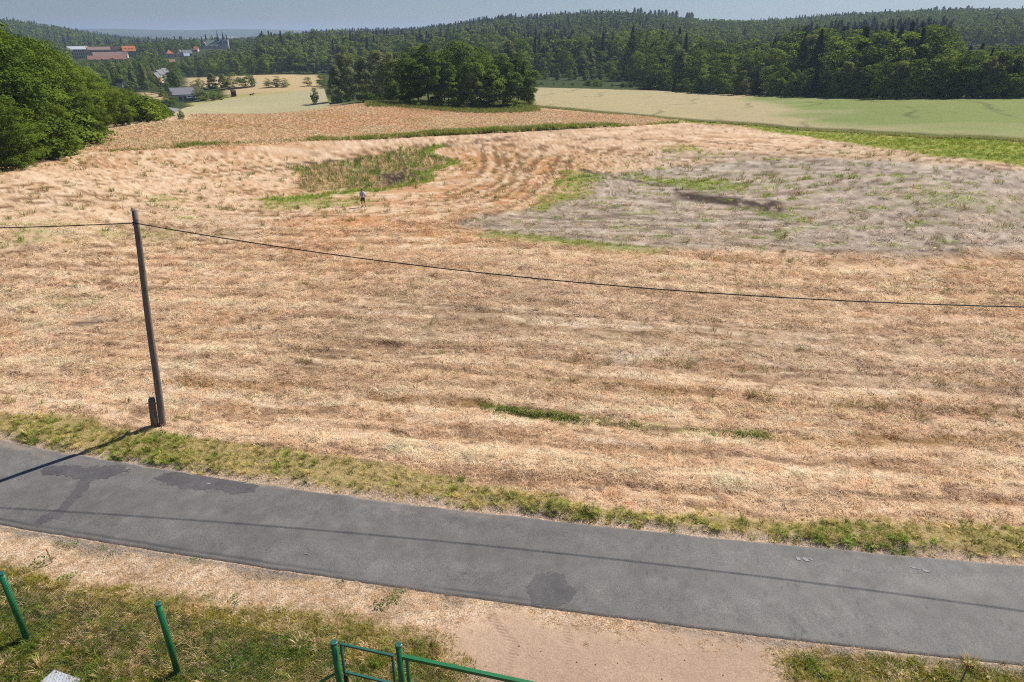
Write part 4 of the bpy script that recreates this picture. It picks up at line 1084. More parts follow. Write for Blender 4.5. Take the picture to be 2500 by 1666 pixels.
K_MIDD = Kind('dark_leafy_tree', (M_LEAFD, M_BARK), [(broad(270 + i, 17, ri(i, 9, 12), -0.12, 3000, 0.62, 40), trunk_np(11, 0.2, 370 + i, 3, 3, n=5)) for i in range(4)], 17)
K_BUSH = Kind('bush', (M_LEAFN, M_BARK), [(broad(280 + i, 3.2, ri(i, 3.6, 5.0), -0.2, 2200, 0.26, 26), trunk_np(1.6, 0.06, 380 + i, 3, 1.0, n=5)) for i in range(4)], 3.2)
K_SPRUCE = Kind('spruce_tree', (M_NEEDLE, M_BARK), [(spruce(400 + i, 20, ri(i, 6.5, 9), 3600, 0.8), trunk_np(19, 0.2, 420 + i, 0, 1, 0.004, 5)) for i in range(4)], 20)
K_PINE = Kind('pine_tree', (M_NEEDLE, M_BARK), [(spruce(440 + i, 20, ri(i, 4.5, 6.5), 1300, 0.85, 0.0, 0.45), trunk_np(19, 0.2, 460 + i, 0, 1, 0.006, 5)) for i in range(3)], 20)
K_FAR = Kind('far_broadleaf', (M_LEAF, M_BARK), [(broad(480 + i, 15, ri(i, 9, 12), 0.04, 700, 1.25, 22), trunk_np(8, 0.2, 490 + i, 0, 1, n=4)) for i in range(5)], 15)
K_FARD = Kind('far_dark_broadleaf', (M_LEAFD, M_BARK), [(broad(500 + i, 16, ri(i, 8, 11), 0.04, 700, 1.25, 22), trunk_np(8, 0.2, 510 + i, 0, 1, n=4)) for i in range(4)], 16)
K_FARS = Kind('far_spruce', (M_NEEDLE, M_BARK), [(spruce(520 + i, 21, ri(i, 6.5, 9), 650, 1.6), trunk_np(19, 0.2, 530 + i, 0, 1, 0.004, 4)) for i in range(4)], 21)

_tr = random.Random(5)
TREES = []          # (root, kind word, place key)
def tree(K, p, h, label=None, cat='tree', group=None, wid=1.0, var=None, name=None, sink=0.25):
    i = _tr.randrange(len(K.var)) if var is None else var
    s = h / K.h
    root = empty(name or K.name, (p[0], p[1], p[2] - sink), _tr.uniform(0, 6.283))
    root.scale = (s * wid, s * wid, s)
    cm, tm = K.var[i]
    for nm, me in (('trunk', tm), ('crown', cm)):
        o = bpy.data.objects.new(nm, me); COL.objects.link(o); o.parent = root
    if label: prop(root, label, cat, group)
    return root

def top_h(u, v_top, p):
    """height of a thing standing at p whose top reaches row v_top of the photo"""
    return elev_z(u, v_top, math.hypot(p[0], p[1])) - p[2]

ORD = ['first', 'second', 'third', 'fourth', 'fifth', 'sixth', 'seventh', 'eighth', 'ninth', 'tenth', 'eleventh', 'twelfth', 'thirteenth', 'fourteenth', 'fifteenth', 'sixteenth', 'seventeenth', 'eighteenth', 'nineteenth', 'twentieth']
def ordinal(i):
    if i < 20: return ORD[i]
    t = ['twenty', 'thirty', 'forty', 'fifty', 'sixty', 'seventy', 'eighty', 'ninety']
    ties = ['twentieth', 'thirtieth', 'fortieth', 'fiftieth', 'sixtieth', 'seventieth', 'eightieth', 'ninetieth']
    n = i + 1; h = ''
    if n > 100: h = 'hundred and '; n -= 100
    if n <= 20: return h + ORD[n - 1]
    if n == 100: return 'hundredth'
    return h + (ties[n // 10 - 2] if n % 10 == 0 else t[n // 10 - 2] + '-' + ORD[n % 10 - 1])

# the wood on the left: rows behind the field edge, lower towards the far end
EDGE_L = W((-420, 480), (-200, 430), (-60, 408), (0, 398), (70, 385), (150, 362), (182, 345), (210, 322), (245, 307), (285, 294), (330, 283), (372, 272), (385, 262))
TOPW = [(-420, 5), (-100, 15), (0, 30), (60, 50), (130, 100), (200, 146), (260, 188), (320, 214), (372, 234), (400, 244)]
def topline(u): return np.interp(u / WS, [t[0] for t in TOPW], [t[1] for t in TOPW]) * WS
_edge = resample(EDGE_L, 34)
_nrm = []
for i in range(len(_edge)):
    a_, b_ = _edge[max(i - 1, 0)], _edge[min(i + 1, len(_edge) - 1)]
    t = (b_ - a_) / np.linalg.norm(b_ - a_); _nrm.append((-t[1], t[0]))
left_wood = []
for row, (off, stp) in enumerate(((1.5, 1), (6.5, 1), (12.0, 1), (18.5, 1))):
    for i in range(0, len(_edge), stp):
        q = _edge[i] + np.array(_nrm[i]) * (off + _tr.uniform(-1.2, 1.2)) + np.array([_tr.uniform(-1.2, 1.2), _tr.uniform(-1, 1)])
        p = np.array([q[0], q[1], terr(q[0], q[1])[0]])
        u, v = pix(p)
        hmax = top_h(u, topline(u) + _tr.uniform(-6, 16), p)
        if row == 0: hh = min(hmax, _tr.uniform(3.5, 7.0))
        elif row == 1: hh = min(hmax, _tr.uniform(9, 14))
        else: hh = min(hmax, 21)
        if hh < 2.0 or u < -520: continue
        K = K_BUSH if hh < 5 else K_NEAR
        left_wood.append((tree(K, p, hh, wid=_tr.uniform(1.0, 1.25) if K is K_NEAR else _tr.uniform(1.1, 1.5)), K, row, u, hh))
for row in range(4):
    for word, KK in (('bush', K_BUSH), ('tree', K_NEAR)):
        L = sorted([t for t in left_wood if t[2] == row and t[1] is KK], key=lambda t: -t[3])
        where = ['the front row of the left wood', 'the second row of the left wood', 'the third row of the left wood', 'the rearmost row of the left wood'][row]
        for k, t in enumerate(L):
            ext = ('tall ' if t[4] > 11 else 'low ' if t[4] < 4 else '')
            prop(t[0], f'{ext}leafy {word}, {ordinal(k)} from the right in {where}', word, 'trees and bushes of the wood on the left')

# the clump in the middle of the meadow: (kind, photo column, photo row of the foot, row of the top, width factor, label)
CL = [(K_OAK, 770, 256, 213, 0.75, 'small dark round tree standing alone left of the clump'),
      (K_BIRCH, 822, 252, 158, 1.25, 'leftmost drooping birch of the central clump'),
      (K_BIRCH, 852, 247, 112, 1.0, 'tallest slim birch near the left end of the central clump'),
      (K_BIRCH, 888, 249, 138, 1.2, 'drooping birch right of the tallest one in the clump'),
      (K_BIRCH, 925, 247, 122, 1.25, 'pale wide birch at the middle of the clump birches'),
      (K_BIRCH, 958, 250, 128, 1.1, 'rightmost pale birch before the dark broadleaf trees of the clump'),
      (K_OAK, 965, 254, 190, 1.1, 'low dark broadleaf tree beneath the clump birches'),
      (K_OAK, 1000, 258, 140, 0.9, 'leftmost tall dark tree of the clump beside the birches'),
      (K_OAK, 1022, 248, 112, 1.0, 'dark tree in the clump rising behind its left shoulder'),
      (K_OAK, 1048, 262, 106, 0.95, 'tall dark tree left of the highest crown of the clump'),
      (K_OAK, 1085, 250, 118, 1.0, 'rear dark tree filling the dip between two high crowns of the clump'),
      (K_OAK, 1095, 266, 150, 0.9, 'front dark tree with lower crown near the middle of the clump'),
      (K_OAK, 1130, 258, 98, 1.15, 'highest dark domed tree of the central clump'),
      (K_OAK, 1150, 268, 138, 0.85, 'front dark tree below the highest crown of the clump'),
      (K_OAK, 1172, 252, 118, 0.95, 'rear dark tree right of the highest crown of the clump'),
      (K_OAK, 1195, 268, 145, 0.9, 'front tree with pale bare trunk right of the clump middle'),
      (K_OAK, 1228, 266, 135, 0.95, 'second tree from the right end of the clump'),
      (K_OAK, 1232, 254, 130, 0.9, 'rear tree hidden behind the right end of the clump'),
      (K_OAK, 1265, 262, 128, 1.05, 'rightmost rounded tree of the central clump'),
      (K_OAK, 1290, 260, 175, 0.8, 'lower tree hanging over the wheat at the right end of the clump'),
      (K_OAK, 982, 252, 128, 1.0, 'dark tree filling the gap between birches and dark trees of the clump'),
      (K_BUSH, 1010, 262, 235, 1.6, 'leftmost low bush at the dark foot of the clump'), (K_BUSH, 1065, 266, 238, 1.6, 'second low bush at the dark foot of the clump'), (K_BUSH, 1118, 268, 240, 1.6, 'third low bush at the dark foot of the clump'),
      (K_BUSH, 1172, 270, 245, 1.5, 'fourth low bush at the dark foot of the clump'), (K_BUSH, 905, 254, 225, 1.7, 'low bush beneath the birches of the clump'), (K_BUSH, 1250, 268, 240, 1.5, 'low bush under the right end of the clump'),
      (K_NEAR, 443, 292, 264, 0.95, 'small dark bush alone at the edge of the pale field')]
for K, u, v, vt, wd, lab in CL:
    p = hit(u, v); tree(K, p, top_h(u, vt, p), lab, 'tree' if 'bush' not in lab else 'bush', 'trees of the central clump' if 'clump' in lab and 'left of' not in lab else None, wd * (1.2 if 940 < u < 1280 else 1.05))

# trees on the valley fields at the left
VL = [(K_MID, 480, 228, 196, 1.0, 'round tree in front of the hedge right of the farmhouse'), (K_MIDD, 492, 219, 190, 0.9, 'dark tree at the left foot of the pale hedge trees'),
      (K_BIRCH, 520, 216, 178, 1.9, 'wide pale olive tree in the hedge across the fields'), (K_BIRCH, 545, 214, 180, 1.7, 'second pale olive tree in the hedge across the fields'),
      (K_MID, 572, 216, 176, 1.0, 'tallest green tree of the hedge across the fields'), (K_MID, 600, 214, 172, 0.9, 'rounded green tree near the right end of the hedge'),
      (K_BIRCH, 618, 212, 183, 1.2, 'thin pale tree at the right end of the hedge'), (K_MIDD, 556, 216, 196, 1.3, 'low dark tree beneath the hedge crowns'),
      (K_MID, 655, 214, 190, 0.9, 'left tree of the small group on the tan field'), (K_MID, 678, 213, 185, 0.9, 'middle tree of the small group on the tan field'), (K_MID, 697, 213, 190, 0.9, 'right tree of the small group on the tan field'),
      (K_MID, 751, 211, 187, 0.9, 'lone round tree on the tan field left of the clump'), (K_MID, 790, 210, 178, 0.9, 'green tree showing just left of the clump birches'),
      (K_MID, 412, 262, 226, 0.9, 'leafy tree in front of the farmhouse gable'), (K_MID, 424, 250, 222, 0.8, 'leafy tree before the middle of the farmhouse roof'), (K_MID, 396, 236, 212, 1.0, 'rounded tree behind the left end of the farmhouse'),
      (K_MID, 488, 247, 213, 1.1, 'spreading green tree right of the dark barn'), (K_MID, 500, 246, 222, 1.0, 'smaller green tree right of the dark barn'), (K_MID, 524, 245, 221, 1.1, 'round-headed orchard tree beside the paddock'),
      (K_MIDD, 540, 246, 218, 0.7, 'dark narrow tree left of the small paddock shed'), (K_BUSH, 457, 246, 234, 0.9, 'small shrub by the farmhouse door')]
for K, u, v, vt, wd, lab in VL:
    p = hit(u, v); tree(K, p, top_h(u, vt, p), lab, 'shrub' if 'shrub' in lab else 'tree', None, wd * (1.15 if K is K_BIRCH else 1.7))

# ---- the woods across the valley
def front_v(u):
    """photo row where the front of the wood stands"""
    return np.interp(u, [640, 800, 1000, 1250, 1300, 1560, 1650, 1800, 1950, 2150, 2400, 2800], [181, 180, 185, 205, 206, 216, 228, 236, 241, 244, 246, 247])
def pt(u, D): return atD(u, D)
wood = []
# (photo columns, distance range, spacing, share of spruce, share of dark broadleaf)
def wood_pts(n, u0, u1, d0, d1, mind):
    out = []; cell = {}
    for _ in range(n):
        u = _tr.uniform(u0, u1); D = math.sqrt(_tr.uniform(d0 * d0, d1 * d1)); a = az_of(u); x, y = D * math.sin(a), D * math.cos(a)
        k = (int(x // mind), int(y // mind)); ok = True
        for i in (-1, 0, 1):
            for j in (-1, 0, 1):
                for q in cell.get((k[0] + i, k[1] + j), ()):
                    if (q[0] - x) ** 2 + (q[1] - y) ** 2 < mind * mind: ok = False
        if ok: cell.setdefault(k, []).append((x, y)); out.append((u, D, x, y))
    return out

def clear_of(x, y, m=3.0):
    xa, ya = np.array([x]), np.array([y])
    for q in TAN_L + [PADDOCK, WHEAT_L, WHEAT_R]:
        if sdist(xa, ya, q)[0] < m: return False
    return True

def interp(pts): return lambda u: float(np.interp(u, [p[0] for p in pts], [p[1] for p in pts]))
TOP_A = interp([(1300, 192), (1450, 196), (1560, 196), (1650, 186), (1750, 168), (1850, 176), (1950, 166), (2050, 158), (2150, 150), (2250, 140), (2400, 128), (2560, 122), (2900, 120)])
TOP_B = interp([(1290, 140), (1500, 138), (1650, 128), (1720, 128), (1800, 134), (1900, 120), (1960, 92), (2050, 78), (2150, 76), (2280, 72), (2330, 122), (2400, 128), (2560, 118), (2900, 110)])
TOP_C = interp([(1290, 88), (1400, 84), (1500, 74), (1620, 72), (1690, 92), (1780, 100), (1880, 100), (1950, 70), (2060, 62), (2150, 80), (2250, 60), (2295, 68), (2345, 110), (2500, 104), (2900, 100)])
def front_D(u):
    p = hit(u, float(front_v(u))); return math.hypot(p[0], p[1])
rows = []
def forest_row(key, where, u0, u1, du, doff, top, kinds, jd=6, jv=9, hmin=4, hmax=27):
    L = []
    u = u0
    while u < u1:
        uu = u + _tr.uniform(-0.3, 0.3) * du; D = front_D(uu) + doff + _tr.uniform(-jd, jd); p = atD(uu, D)
        wk = [k[1] * ((4.0 if 1945 < uu < 2300 else 0.6) if k[0] is K_SPRUCE and doff > 10 else 1) for k in kinds]
        K = _tr.choices([k[0] for k in kinds], wk)[0]
        vt = top(uu) + _tr.uniform(-jv, jv) + (-8 if K is K_SPRUCE else 0)
        h = min(max(top_h(uu, vt, p), hmin), hmax)
        L.append((uu, p, K, h)); u += du * _tr.uniform(0.8, 1.2)
    for K in {id(k[0]): k[0] for k in kinds}.values():
        word = {'spruce_tree': 'dark spruce', 'birch_tree': 'pale birch', 'bush': 'rounded bush', 'broadleaf_tree': 'green broadleaf tree', 'dark_leafy_tree': 'dark broadleaf tree', 'pine_tree': 'bare-trunked pine'}[K.name]
        S_ = sorted([t for t in L if t[2] is K], key=lambda t: t[0])
        for i, (uu, p, _, h) in enumerate(S_):
            tree(K, p, h, f'{word}, {ordinal(i)} from the left in {where}', 'bush' if K is K_BUSH else 'tree', 'trees of ' + key, _tr.uniform(1.0, 1.35) * (1.25 if K is K_BIRCH else 1))
forest_row('the wood behind the wheat', 'the front row behind the wheat', 1590, 2620, 23, 2, TOP_A, [(K_MID, 6), (K_MIDD, 4), (K_SPRUCE, 2), (K_BIRCH, 2)], 3)
forest_row('the wood behind the wheat', 'the second row behind the wheat', 1560, 2640, 26, 24, TOP_B, [(K_MID, 6), (K_MIDD, 4), (K_SPRUCE, 2.5), (K_BIRCH, 1.5)], 8)
forest_row('the wood behind the wheat', 'the third row behind the wheat', 1540, 2660, 26, 75, TOP_C, [(K_MID, 4), (K_MIDD, 3), (K_SPRUCE, 3)], 20)
forest_row('the marsh meadow behind the wheat', 'the low growth right behind the wheat', 1300, 1800, 24, 3, interp([(1290, 205), (1440, 200), (1560, 198), (1650, 200), (1800, 212)]), [(K_BUSH, 4), (K_MIDD, 3)], 2, 7, 1.5)
forest_row('the marsh meadow behind the wheat', 'the scrub across the marsh', 1290, 1700, 22, 52, interp([(1290, 172), (1400, 168), (1560, 168), (1700, 165)]), [(K_MID, 4), (K_BIRCH, 2)], 8)
forest_row('the wood beyond the marsh meadow', 'the front row beyond the marsh', 1270, 1720, 24, 95, interp([(1270, 128), (1400, 122), (1500, 130), (1660, 124), (1720, 132)]), [(K_MID, 3), (K_MIDD, 4), (K_BIRCH, 3)], 12)
forest_row('the wood beyond the marsh meadow', 'the rear row beyond the marsh', 1260, 1700, 22, 150, interp([(1260, 92), (1400, 88), (1500, 80), (1620, 76), (1700, 88)]), [(K_MIDD, 3), (K_MID, 2), (K_SPRUCE, 2)], 20)
forest_row('the wood behind the clump', 'the front row beyond the tan field', 640, 1270, 20, 6, interp([(640, 132), (760, 130), (900, 132), (1270, 128)]), [(K_MID, 3), (K_MIDD, 3), (K_BIRCH, 3)], 6)
forest_row('the wood behind the clump', 'the middle row beyond the tan field', 640, 1270, 20, 60, interp([(640, 112), (760, 108), (900, 108), (1270, 100)]), [(K_MID, 4), (K_MIDD, 3), (K_BIRCH, 2)], 20)
forest_row('the wood behind the clump', 'the rear row beyond the tan field', 660, 1270, 18, 190, interp([(660, 88), (700, 80), (760, 76), (880, 78), (960, 92), (1050, 88), (1150, 82), (1270, 80)]), [(K_MID, 6), (K_MIDD, 2), (K_SPRUCE, 1)], 40, 6)
# tall pines standing free on the ridge
for i, (u, vt) in enumerate(((1541, 18), (1549, 20), (1556, 18), (1566, 28), (1579, 24), (1590, 24), (1599, 22), (1607, 24), (1616, 22), (1625, 30), (1632, 27), (1641, 25), (1667, 30), (1672, 30), (1678, 29))):
    p = atD(u, 1200 + (i % 4) * 8); tree(K_PINE, p, top_h(u, vt, p), f'bare-trunked pine, {ordinal(i)} from the left in the open stand on the ridge', 'tree', 'pines standing free on the ridge', 1.0)
for i, (u, vt) in enumerate(((2221, 20), (2244, 20), (2256, 15), (2274, 15), (2288, 17), (2303, 17), (2313, 18), (2331, 13))):
    p = atD(u, 1440); tree(K_PINE, p, top_h(u, vt, p), f'wind-shaped pine on the right skyline, {ordinal(i)} from the left', 'tree', 'pines on the right skyline', 1.1)

# woods too dense to count, on the slopes behind
def wood_stuff(name, label, coll, pts, h, H0, hv=0.18):
    if not pts: return
    x = np.array([p[0] for p in pts]); y = np.array([p[1] for p in pts]); n = len(x)
    s = h / H0 * rng.uniform(1 - hv, 1 + hv, n)
    if name == 'slope_wood':
        u_ = np.array([pix((a, b, 0))[0] for a, b in zip(x, y)])
        s = s * np.interp(u_, [1600, 1680, 1880, 1950, 2290, 2350], [0.95, 0.7, 0.7, 1.0, 1.0, 0.62])
    scatter(name, coll, np.stack([x, y, terr(x, y) - 0.4], 1), s, np.ones((n, 3)), label, 'wood', 0.02)
CF, CFD, CFS = K_FAR.joined('far_broadleaf_sources'), K_FARD.joined('far_dark_sources'), K_FARS.joined('far_spruce_sources')
P_HILL = wood_pts(60000, 880, 2900, 640, 1650, 7.5)
P_MID = wood_pts(16000, 1230, 2800, 380, 660, 6.0)
P_MID = [p for p in P_MID if p[1] > front_D(p[0]) + (45 if p[0] > 1600 else 110)] if False else [p for p in P_MID if p[1] > np.interp(p[0], [1230, 1560, 1620, 2800], [470, 470, 330, 330]) and p[1] < np.interp(p[0], [1650, 1700, 1880, 1950, 2290, 2350], [660, 540, 540, 660, 660, 480])]
P_CEN = wood_pts(12000, 640, 1260, 620, 1300, 7.0)
P_LEFT = wood_pts(30000, -450, 900, 1080, 2300, 10.0)
P_FARH = wood_pts(9000, 700, 2800, 2300, 3600, 24.0)
def split(pts, f):
    a, b, c = [], [], []
    xs = np.array([p[2] for p in pts]); ys = np.array([p[3] for p in pts]); nz = fbm(xs * 0.006, ys * 0.006, 3, 201) + 0.35 * rng.normal(0, 1, len(xs))
    for p, q in zip(pts, nz):
        k = q + f(p[0], p[1]); (c if k > 0.25 else b if k > -0.15 else a).append((p[2], p[3]))
    return a, b, c
for nm, pts, f, h, what in (('hill_wood', P_HILL, lambda u, D: float(np.interp(u, [900, 1250, 1650, 1700, 2100, 2200, 2500], [-0.3, -0.05, -0.05, -0.2, -0.1, -0.5, -0.5])) + (0.2 if D > 1050 else -0.2), 14, 'wooded hill behind the valley'),
                            ('slope_wood', P_MID, lambda u, D: float(np.interp(u, [1250, 1600, 1900, 2250, 2400], [-0.3, -0.3, 0.15, 0.15, -0.4])), 18, 'wood between the wheat and the hill'),
                            ('valley_wood', P_CEN, lambda u, D: -0.15, 17, 'wood behind the central clump'),
                            ('left_hill_wood', P_LEFT, lambda u, D: -0.05, 15, 'wooded hillside beyond the town'),
                            ('far_wood', P_FARH, lambda u, D: 0.0, 16, 'distant wood beyond the hills')):
    a, b, c = split(pts, f)
    wood_stuff(nm, 'leafy green trees of the ' + what, CF, a, h, 15); wood_stuff(nm, 'dark leafy trees of the ' + what, CFD, b, h, 16); wood_stuff(nm, 'dark spruces of the ' + what, CFS, c, h * 1.15, 21)

# ------------------------------------------------------------------ the town and the farm
def mat_c(name, r, g, b, rough=0.85, var=0.12, scale=1.5, bump=0.0, spec=0.2, stretch=None): return simple_mat(name, S(r, g, b, 0.8), rough, var, scale, bump, spec, 0, stretch)
M_WHITE = mat_c('white_render', 226, 222, 212); M_CREAM = mat_c('cream_render', 224, 206, 166); M_GREYW = mat_c('grey_render', 176, 174, 172); M_BRICK = mat_c('brick', 176, 92, 74); M_ORANGEW = mat_c('orange_render', 232, 134, 74)
M_RORANGE = mat_c('orange_tiles', 206, 128, 86, scale=3); M_RBROWN = mat_c('brown_tiles', 156, 130, 120, scale=3); M_RRED = mat_c('red_tiles', 158, 116, 102, scale=3); M_RGREY = mat_c('grey_slates', 138, 138, 142, scale=2.5)
M_RMETAL = mat_c('pale_metal_roof', 200, 206, 214, 0.5); M_RDARK = mat_c('dark_brown_roof', 74, 58, 52); M_COPPER = mat_c('copper_green_roof', 132, 150, 142, stretch=(1, 4, 1)); M_SPIRE = mat_c('dark_spire', 58, 66, 74); M_GLASS = simple_mat('window_glass', (0.03, 0.035, 0.045), 0.15, 0.1, 2, 0, 0.5)
M_BARN = mat_c('tarred_boards', 62, 50, 48, stretch=(6, 6, 0.5)); M_BLUE = mat_c('pale_blue_sheet', 170, 190, 214, 0.5)

def depth_of(p): return p[1] * math.cos(PITCH) - (p[2] - CAM_H) * math.sin(PITCH)
HOUSES = []
def house(name, label, u0, u1, v_ridge, v_eave, D, dep_m, wall, roof, rz=0.0, gable_end=False, win=(0, 0), chimneys=0, hip=False, dormers=0, cat='house', base_extra=0.0, eave_over=0.35):
    u = (u0 + u1) / 2; p = atD(u, D); a = math.atan2(p[0], p[1])
    w = (u1 - u0) / FPX * depth_of(p)
    ze, zr = elev_z(u, v_eave, D), elev_z(u, v_ridge, D); hw = max(ze - p[2], 2.2); hr = max(zr - ze, 0.8)
    c = p + np.array([math.sin(a), math.cos(a), 0]) * dep_m / 2
    root = empty(name, (c[0], c[1], p[2] - 0.3), -a + R(rz)); prop(root, label, cat)
    HOUSES.append((c[0], c[1], max(w, dep_m) / 2 + 2, u0, u1, D))
    x, y = (w / 2, dep_m / 2); H0 = hw + 0.3
    mb = MB()
    if gable_end:                          # ridge runs away from the viewer
        v = [(-x, -y, 0), (x, -y, 0), (x, y, 0), (-x, y, 0), (-x, -y, H0), (x, -y, H0), (x, y, H0), (-x, y, H0), (0, -y, H0 + hr), (0, y, H0 + hr)]
        mb.add(v, [(0, 1, 5, 8, 4), (1, 2, 6, 5), (2, 3, 7, 9, 6), (3, 0, 4, 7)])
    else:
        v = [(-x, -y, 0), (x, -y, 0), (x, y, 0), (-x, y, 0), (-x, -y, H0), (x, -y, H0), (x, y, H0), (-x, y, H0), (-x, 0, H0 + hr), (x, 0, H0 + hr)]
        mb.add(v, [(0, 1, 5, 4), (2, 3, 7, 6)] + ([(1, 2, 6, 5), (3, 0, 4, 7)] if hip else [(1, 2, 6, 9, 5), (3, 0, 4, 8, 7)]))
    mb.build('wall', wall, root)
    o_ = eave_over; th = 0.22; rb = MB()
    if gable_end:
        sl = hr / x
        for sg in (-1, 1):
            e = (sg * (x + o_), H0 - o_ * sl)
            rb.add([(0, -y - o_, H0 + hr + 0.04), (0, y + o_, H0 + hr + 0.04), (e[0], y + o_, e[1] + 0.04), (e[0], -y - o_, e[1] + 0.04), (0, -y - o_, H0 + hr + th), (0, y + o_, H0 + hr + th), (e[0], y + o_, e[1] + th), (e[0], -y - o_, e[1] + th)],
                   [(0, 1, 2, 3), (4, 7, 6, 5), (0, 3, 7, 4), (1, 5, 6, 2), (2, 6, 7, 3)])
    else:
        sl = hr / y; rx = x - (y * 0.9 if hip else -o_)
        for sg in (-1, 1):
            e = (sg * (y + o_), H0 - o_ * sl)
            rb.add([(-rx, 0, H0 + hr + 0.04), (rx, 0, H0 + hr + 0.04), (x + o_, e[0], e[1] + 0.04), (-x - o_, e[0], e[1] + 0.04), (-rx, 0, H0 + hr + th), (rx, 0, H0 + hr + th), (x + o_, e[0], e[1] + th), (-x - o_, e[0], e[1] + th)],
                   [(0, 1, 2, 3), (4, 7, 6, 5), (0, 3, 7, 4), (1, 5, 6, 2), (2, 6, 7, 3)])
        if hip:
            for sg in (-1, 1):
                rb.add([(sg * rx, 0, H0 + hr + th), (sg * (x + o_), -y - o_, H0 - o_ * sl + th), (sg * (x + o_), y + o_, H0 - o_ * sl + th)], [(0, 1, 2)])
    ro = rb.build('roof', roof, root)
    for i in range(chimneys):
        cx = -x * 0.6 + i * (1.2 * x / max(chimneys - 1, 1)) if chimneys > 1 else x * 0.3
        MB().box((cx, 0.3, H0 + hr + 0.3), (0.7, 0.7, 1.5)).build('chimney', M_BRICK if roof is not M_RGREY else M_WHITE, ro)
    nr_, ncw = win
    for r_ in range(nr_):
        for k in range(ncw):
            wx = -x + (k + 0.5) * 2 * x / ncw; wz = H0 - (r_ + 0.5) * (hw / nr_)
            f = MB().box((wx, -y - 0.02, wz), (min(1.3, 1.2 * x / ncw), 0.10, min(1.7, hw / nr_ * 0.6))).build('window', M_GLASS, root)
            MB().box((wx, -y - 0.05, wz - min(1.7, hw / nr_ * 0.6) / 2 - 0.08), (min(1.5, 1.4 * x / ncw), 0.2, 0.1)).build('sill', M_WHITE, f)
    for i in range(dormers):
        dx = -x * 0.55 + i * 1.1 * x / max(dormers - 1, 1)
        MB().box((dx, -y * 0.55, H0 + hr * 0.42), (1.6, 1.4, 1.1)).build('dormer', M_RDARK, ro)
    return root, (x, y, H0, hr)

house('school_building', 'long cream school with pale metal roof at the left of the town', 174, 212, 114, 121, 905, 13, M_CREAM, M_RMETAL, 8, win=(3, 8), cat='school')
house('gabled_house', 'cream gable-fronted house right of the pale-roofed school', 211, 224, 113, 121, 930, 12, M_CREAM, M_RBROWN, -12, True, (1, 2))
house('long_house', 'long grey building under a dull brown roof behind the lower town roofs', 226, 272, 115, 122, 930, 12, M_GREYW, M_RBROWN, 3, win=(2, 8), chimneys=2)
house('brown_house', 'small dark brown roofed house left of the bright orange roof', 274, 298, 114, 122, 960, 10, M_GREYW, M_RDARK, 5, win=(1, 4), chimneys=1)
house('orange_roofed_house', 'tall grey house with a bright orange tiled roof and dormers', 306, 334, 113, 125, 900, 12, M_GREYW, M_RORANGE, 6, win=(2, 5), chimneys=2, dormers=3)
house('terrace', 'long low house with a faded pink-brown roof below the orange roof', 235, 296, 128, 138, 865, 11, M_GREYW, M_RBROWN, 2, win=(1, 9), chimneys=3)
house('terrace', 'pale house with brown roof at the right end of the lower town row', 292, 314, 127, 137, 868, 10, M_WHITE, M_RBROWN, -8, win=(1, 3), chimneys=1)
house('red_roofed_house', 'nearest town house with a long dull red roof above the trees', 222, 304, 137, 146, 835, 11, M_CREAM, M_RRED, 2, win=(1, 8))
house('red_house', 'small house with orange-red hipped roof among the trees of the town centre', 409, 425, 122, 131, 870, 9, M_WHITE, M_RORANGE, 10, win=(1, 2), hip=True)
house('grey_house', 'pale house with grey roof left of the village pair below the church', 437, 449, 123, 130, 880, 9, M_WHITE, M_RGREY, -10, True, (1, 2), chimneys=0)
house('grey_house', 'wide grey roofed house below the church with two chimneys', 450, 470, 123, 131, 875, 9, M_GREYW, M_RGREY, 12, win=(1, 3), chimneys=2)
house('grey_house', 'small pale blue-roofed house in front of the wide grey roofed one', 452, 464, 131, 137, 850, 8, M_WHITE, M_BLUE, 6, win=(1, 2))
house('red_house', 'tiny red roofed house among trees just left of the church', 480, 489, 119, 126, 930, 7, M_WHITE, M_RORANGE, -15, win=(1, 2))
house('brick_house', 'dull red house half hidden by trees below the town', 413, 426, 146, 152, 720, 8, M_BRICK, M_RRED, 8, win=(1, 2))
house('row_house', 'leftmost grey roofed row house with white gable above the farm', 354, 370, 176, 186, 560, 8, M_WHITE, M_RDARK, -28, True, (1, 2))
house('row_house', 'orange walled row house among the grey roofed ones', 367, 380, 179, 189, 545, 7, M_ORANGEW, M_RGREY, -20, True, (1, 2))
house('row_house', 'middle grey roofed row house with white gables above the farm', 374, 391, 172, 182, 575, 8, M_WHITE, M_RGREY, -24, True, (2, 2))
house('row_house', 'rightmost grey roofed row house with white gable above the farm', 386, 404, 168, 179, 590, 8, M_WHITE, M_RGREY, -24, True, (2, 2))
house('row_house', 'dark roofed row house behind the top end of the white gabled row', 392, 412, 164, 173, 620, 8, M_GREYW, M_RDARK, -10, win=(1, 3))
house('white_cottage', 'small white gabled cottage poking out above the left wood', 278, 292, 195, 203, 470, 8, M_WHITE, M_RDARK, 22, True, (1, 1))
house('tin_shed', 'small blue-grey roofed shed behind the end of the left wood', 328, 342, 238, 243, 330, 4, M_GREYW, M_BLUE, 15, cat='shed')
fr, fd = house('farmhouse', 'white farmhouse with long grey slate roof in the valley', 403, 455, 217, 232, 398, 9, M_WHITE, M_RGREY, 14, win=(1, 5), chimneys=1, cat='farmhouse')
MB().box((fd[0] * 0.55, -fd[1] - 1.2, fd[2] * 0.55), (fd[0] * 0.9, 2.6, 0.16)).build('porch_roof', M_BLUE, fr)
MB().box((fd[0] * 0.55, -fd[1] - 0.06, 1.1), (1.0, 0.1, 2.1)).build('door', M_BARN, fr)
house('barn', 'dark tarred barn behind the right end of the farmhouse', 450, 474, 217, 233, 412, 10, M_BARN, M_RDARK, -18, True, cat='barn')
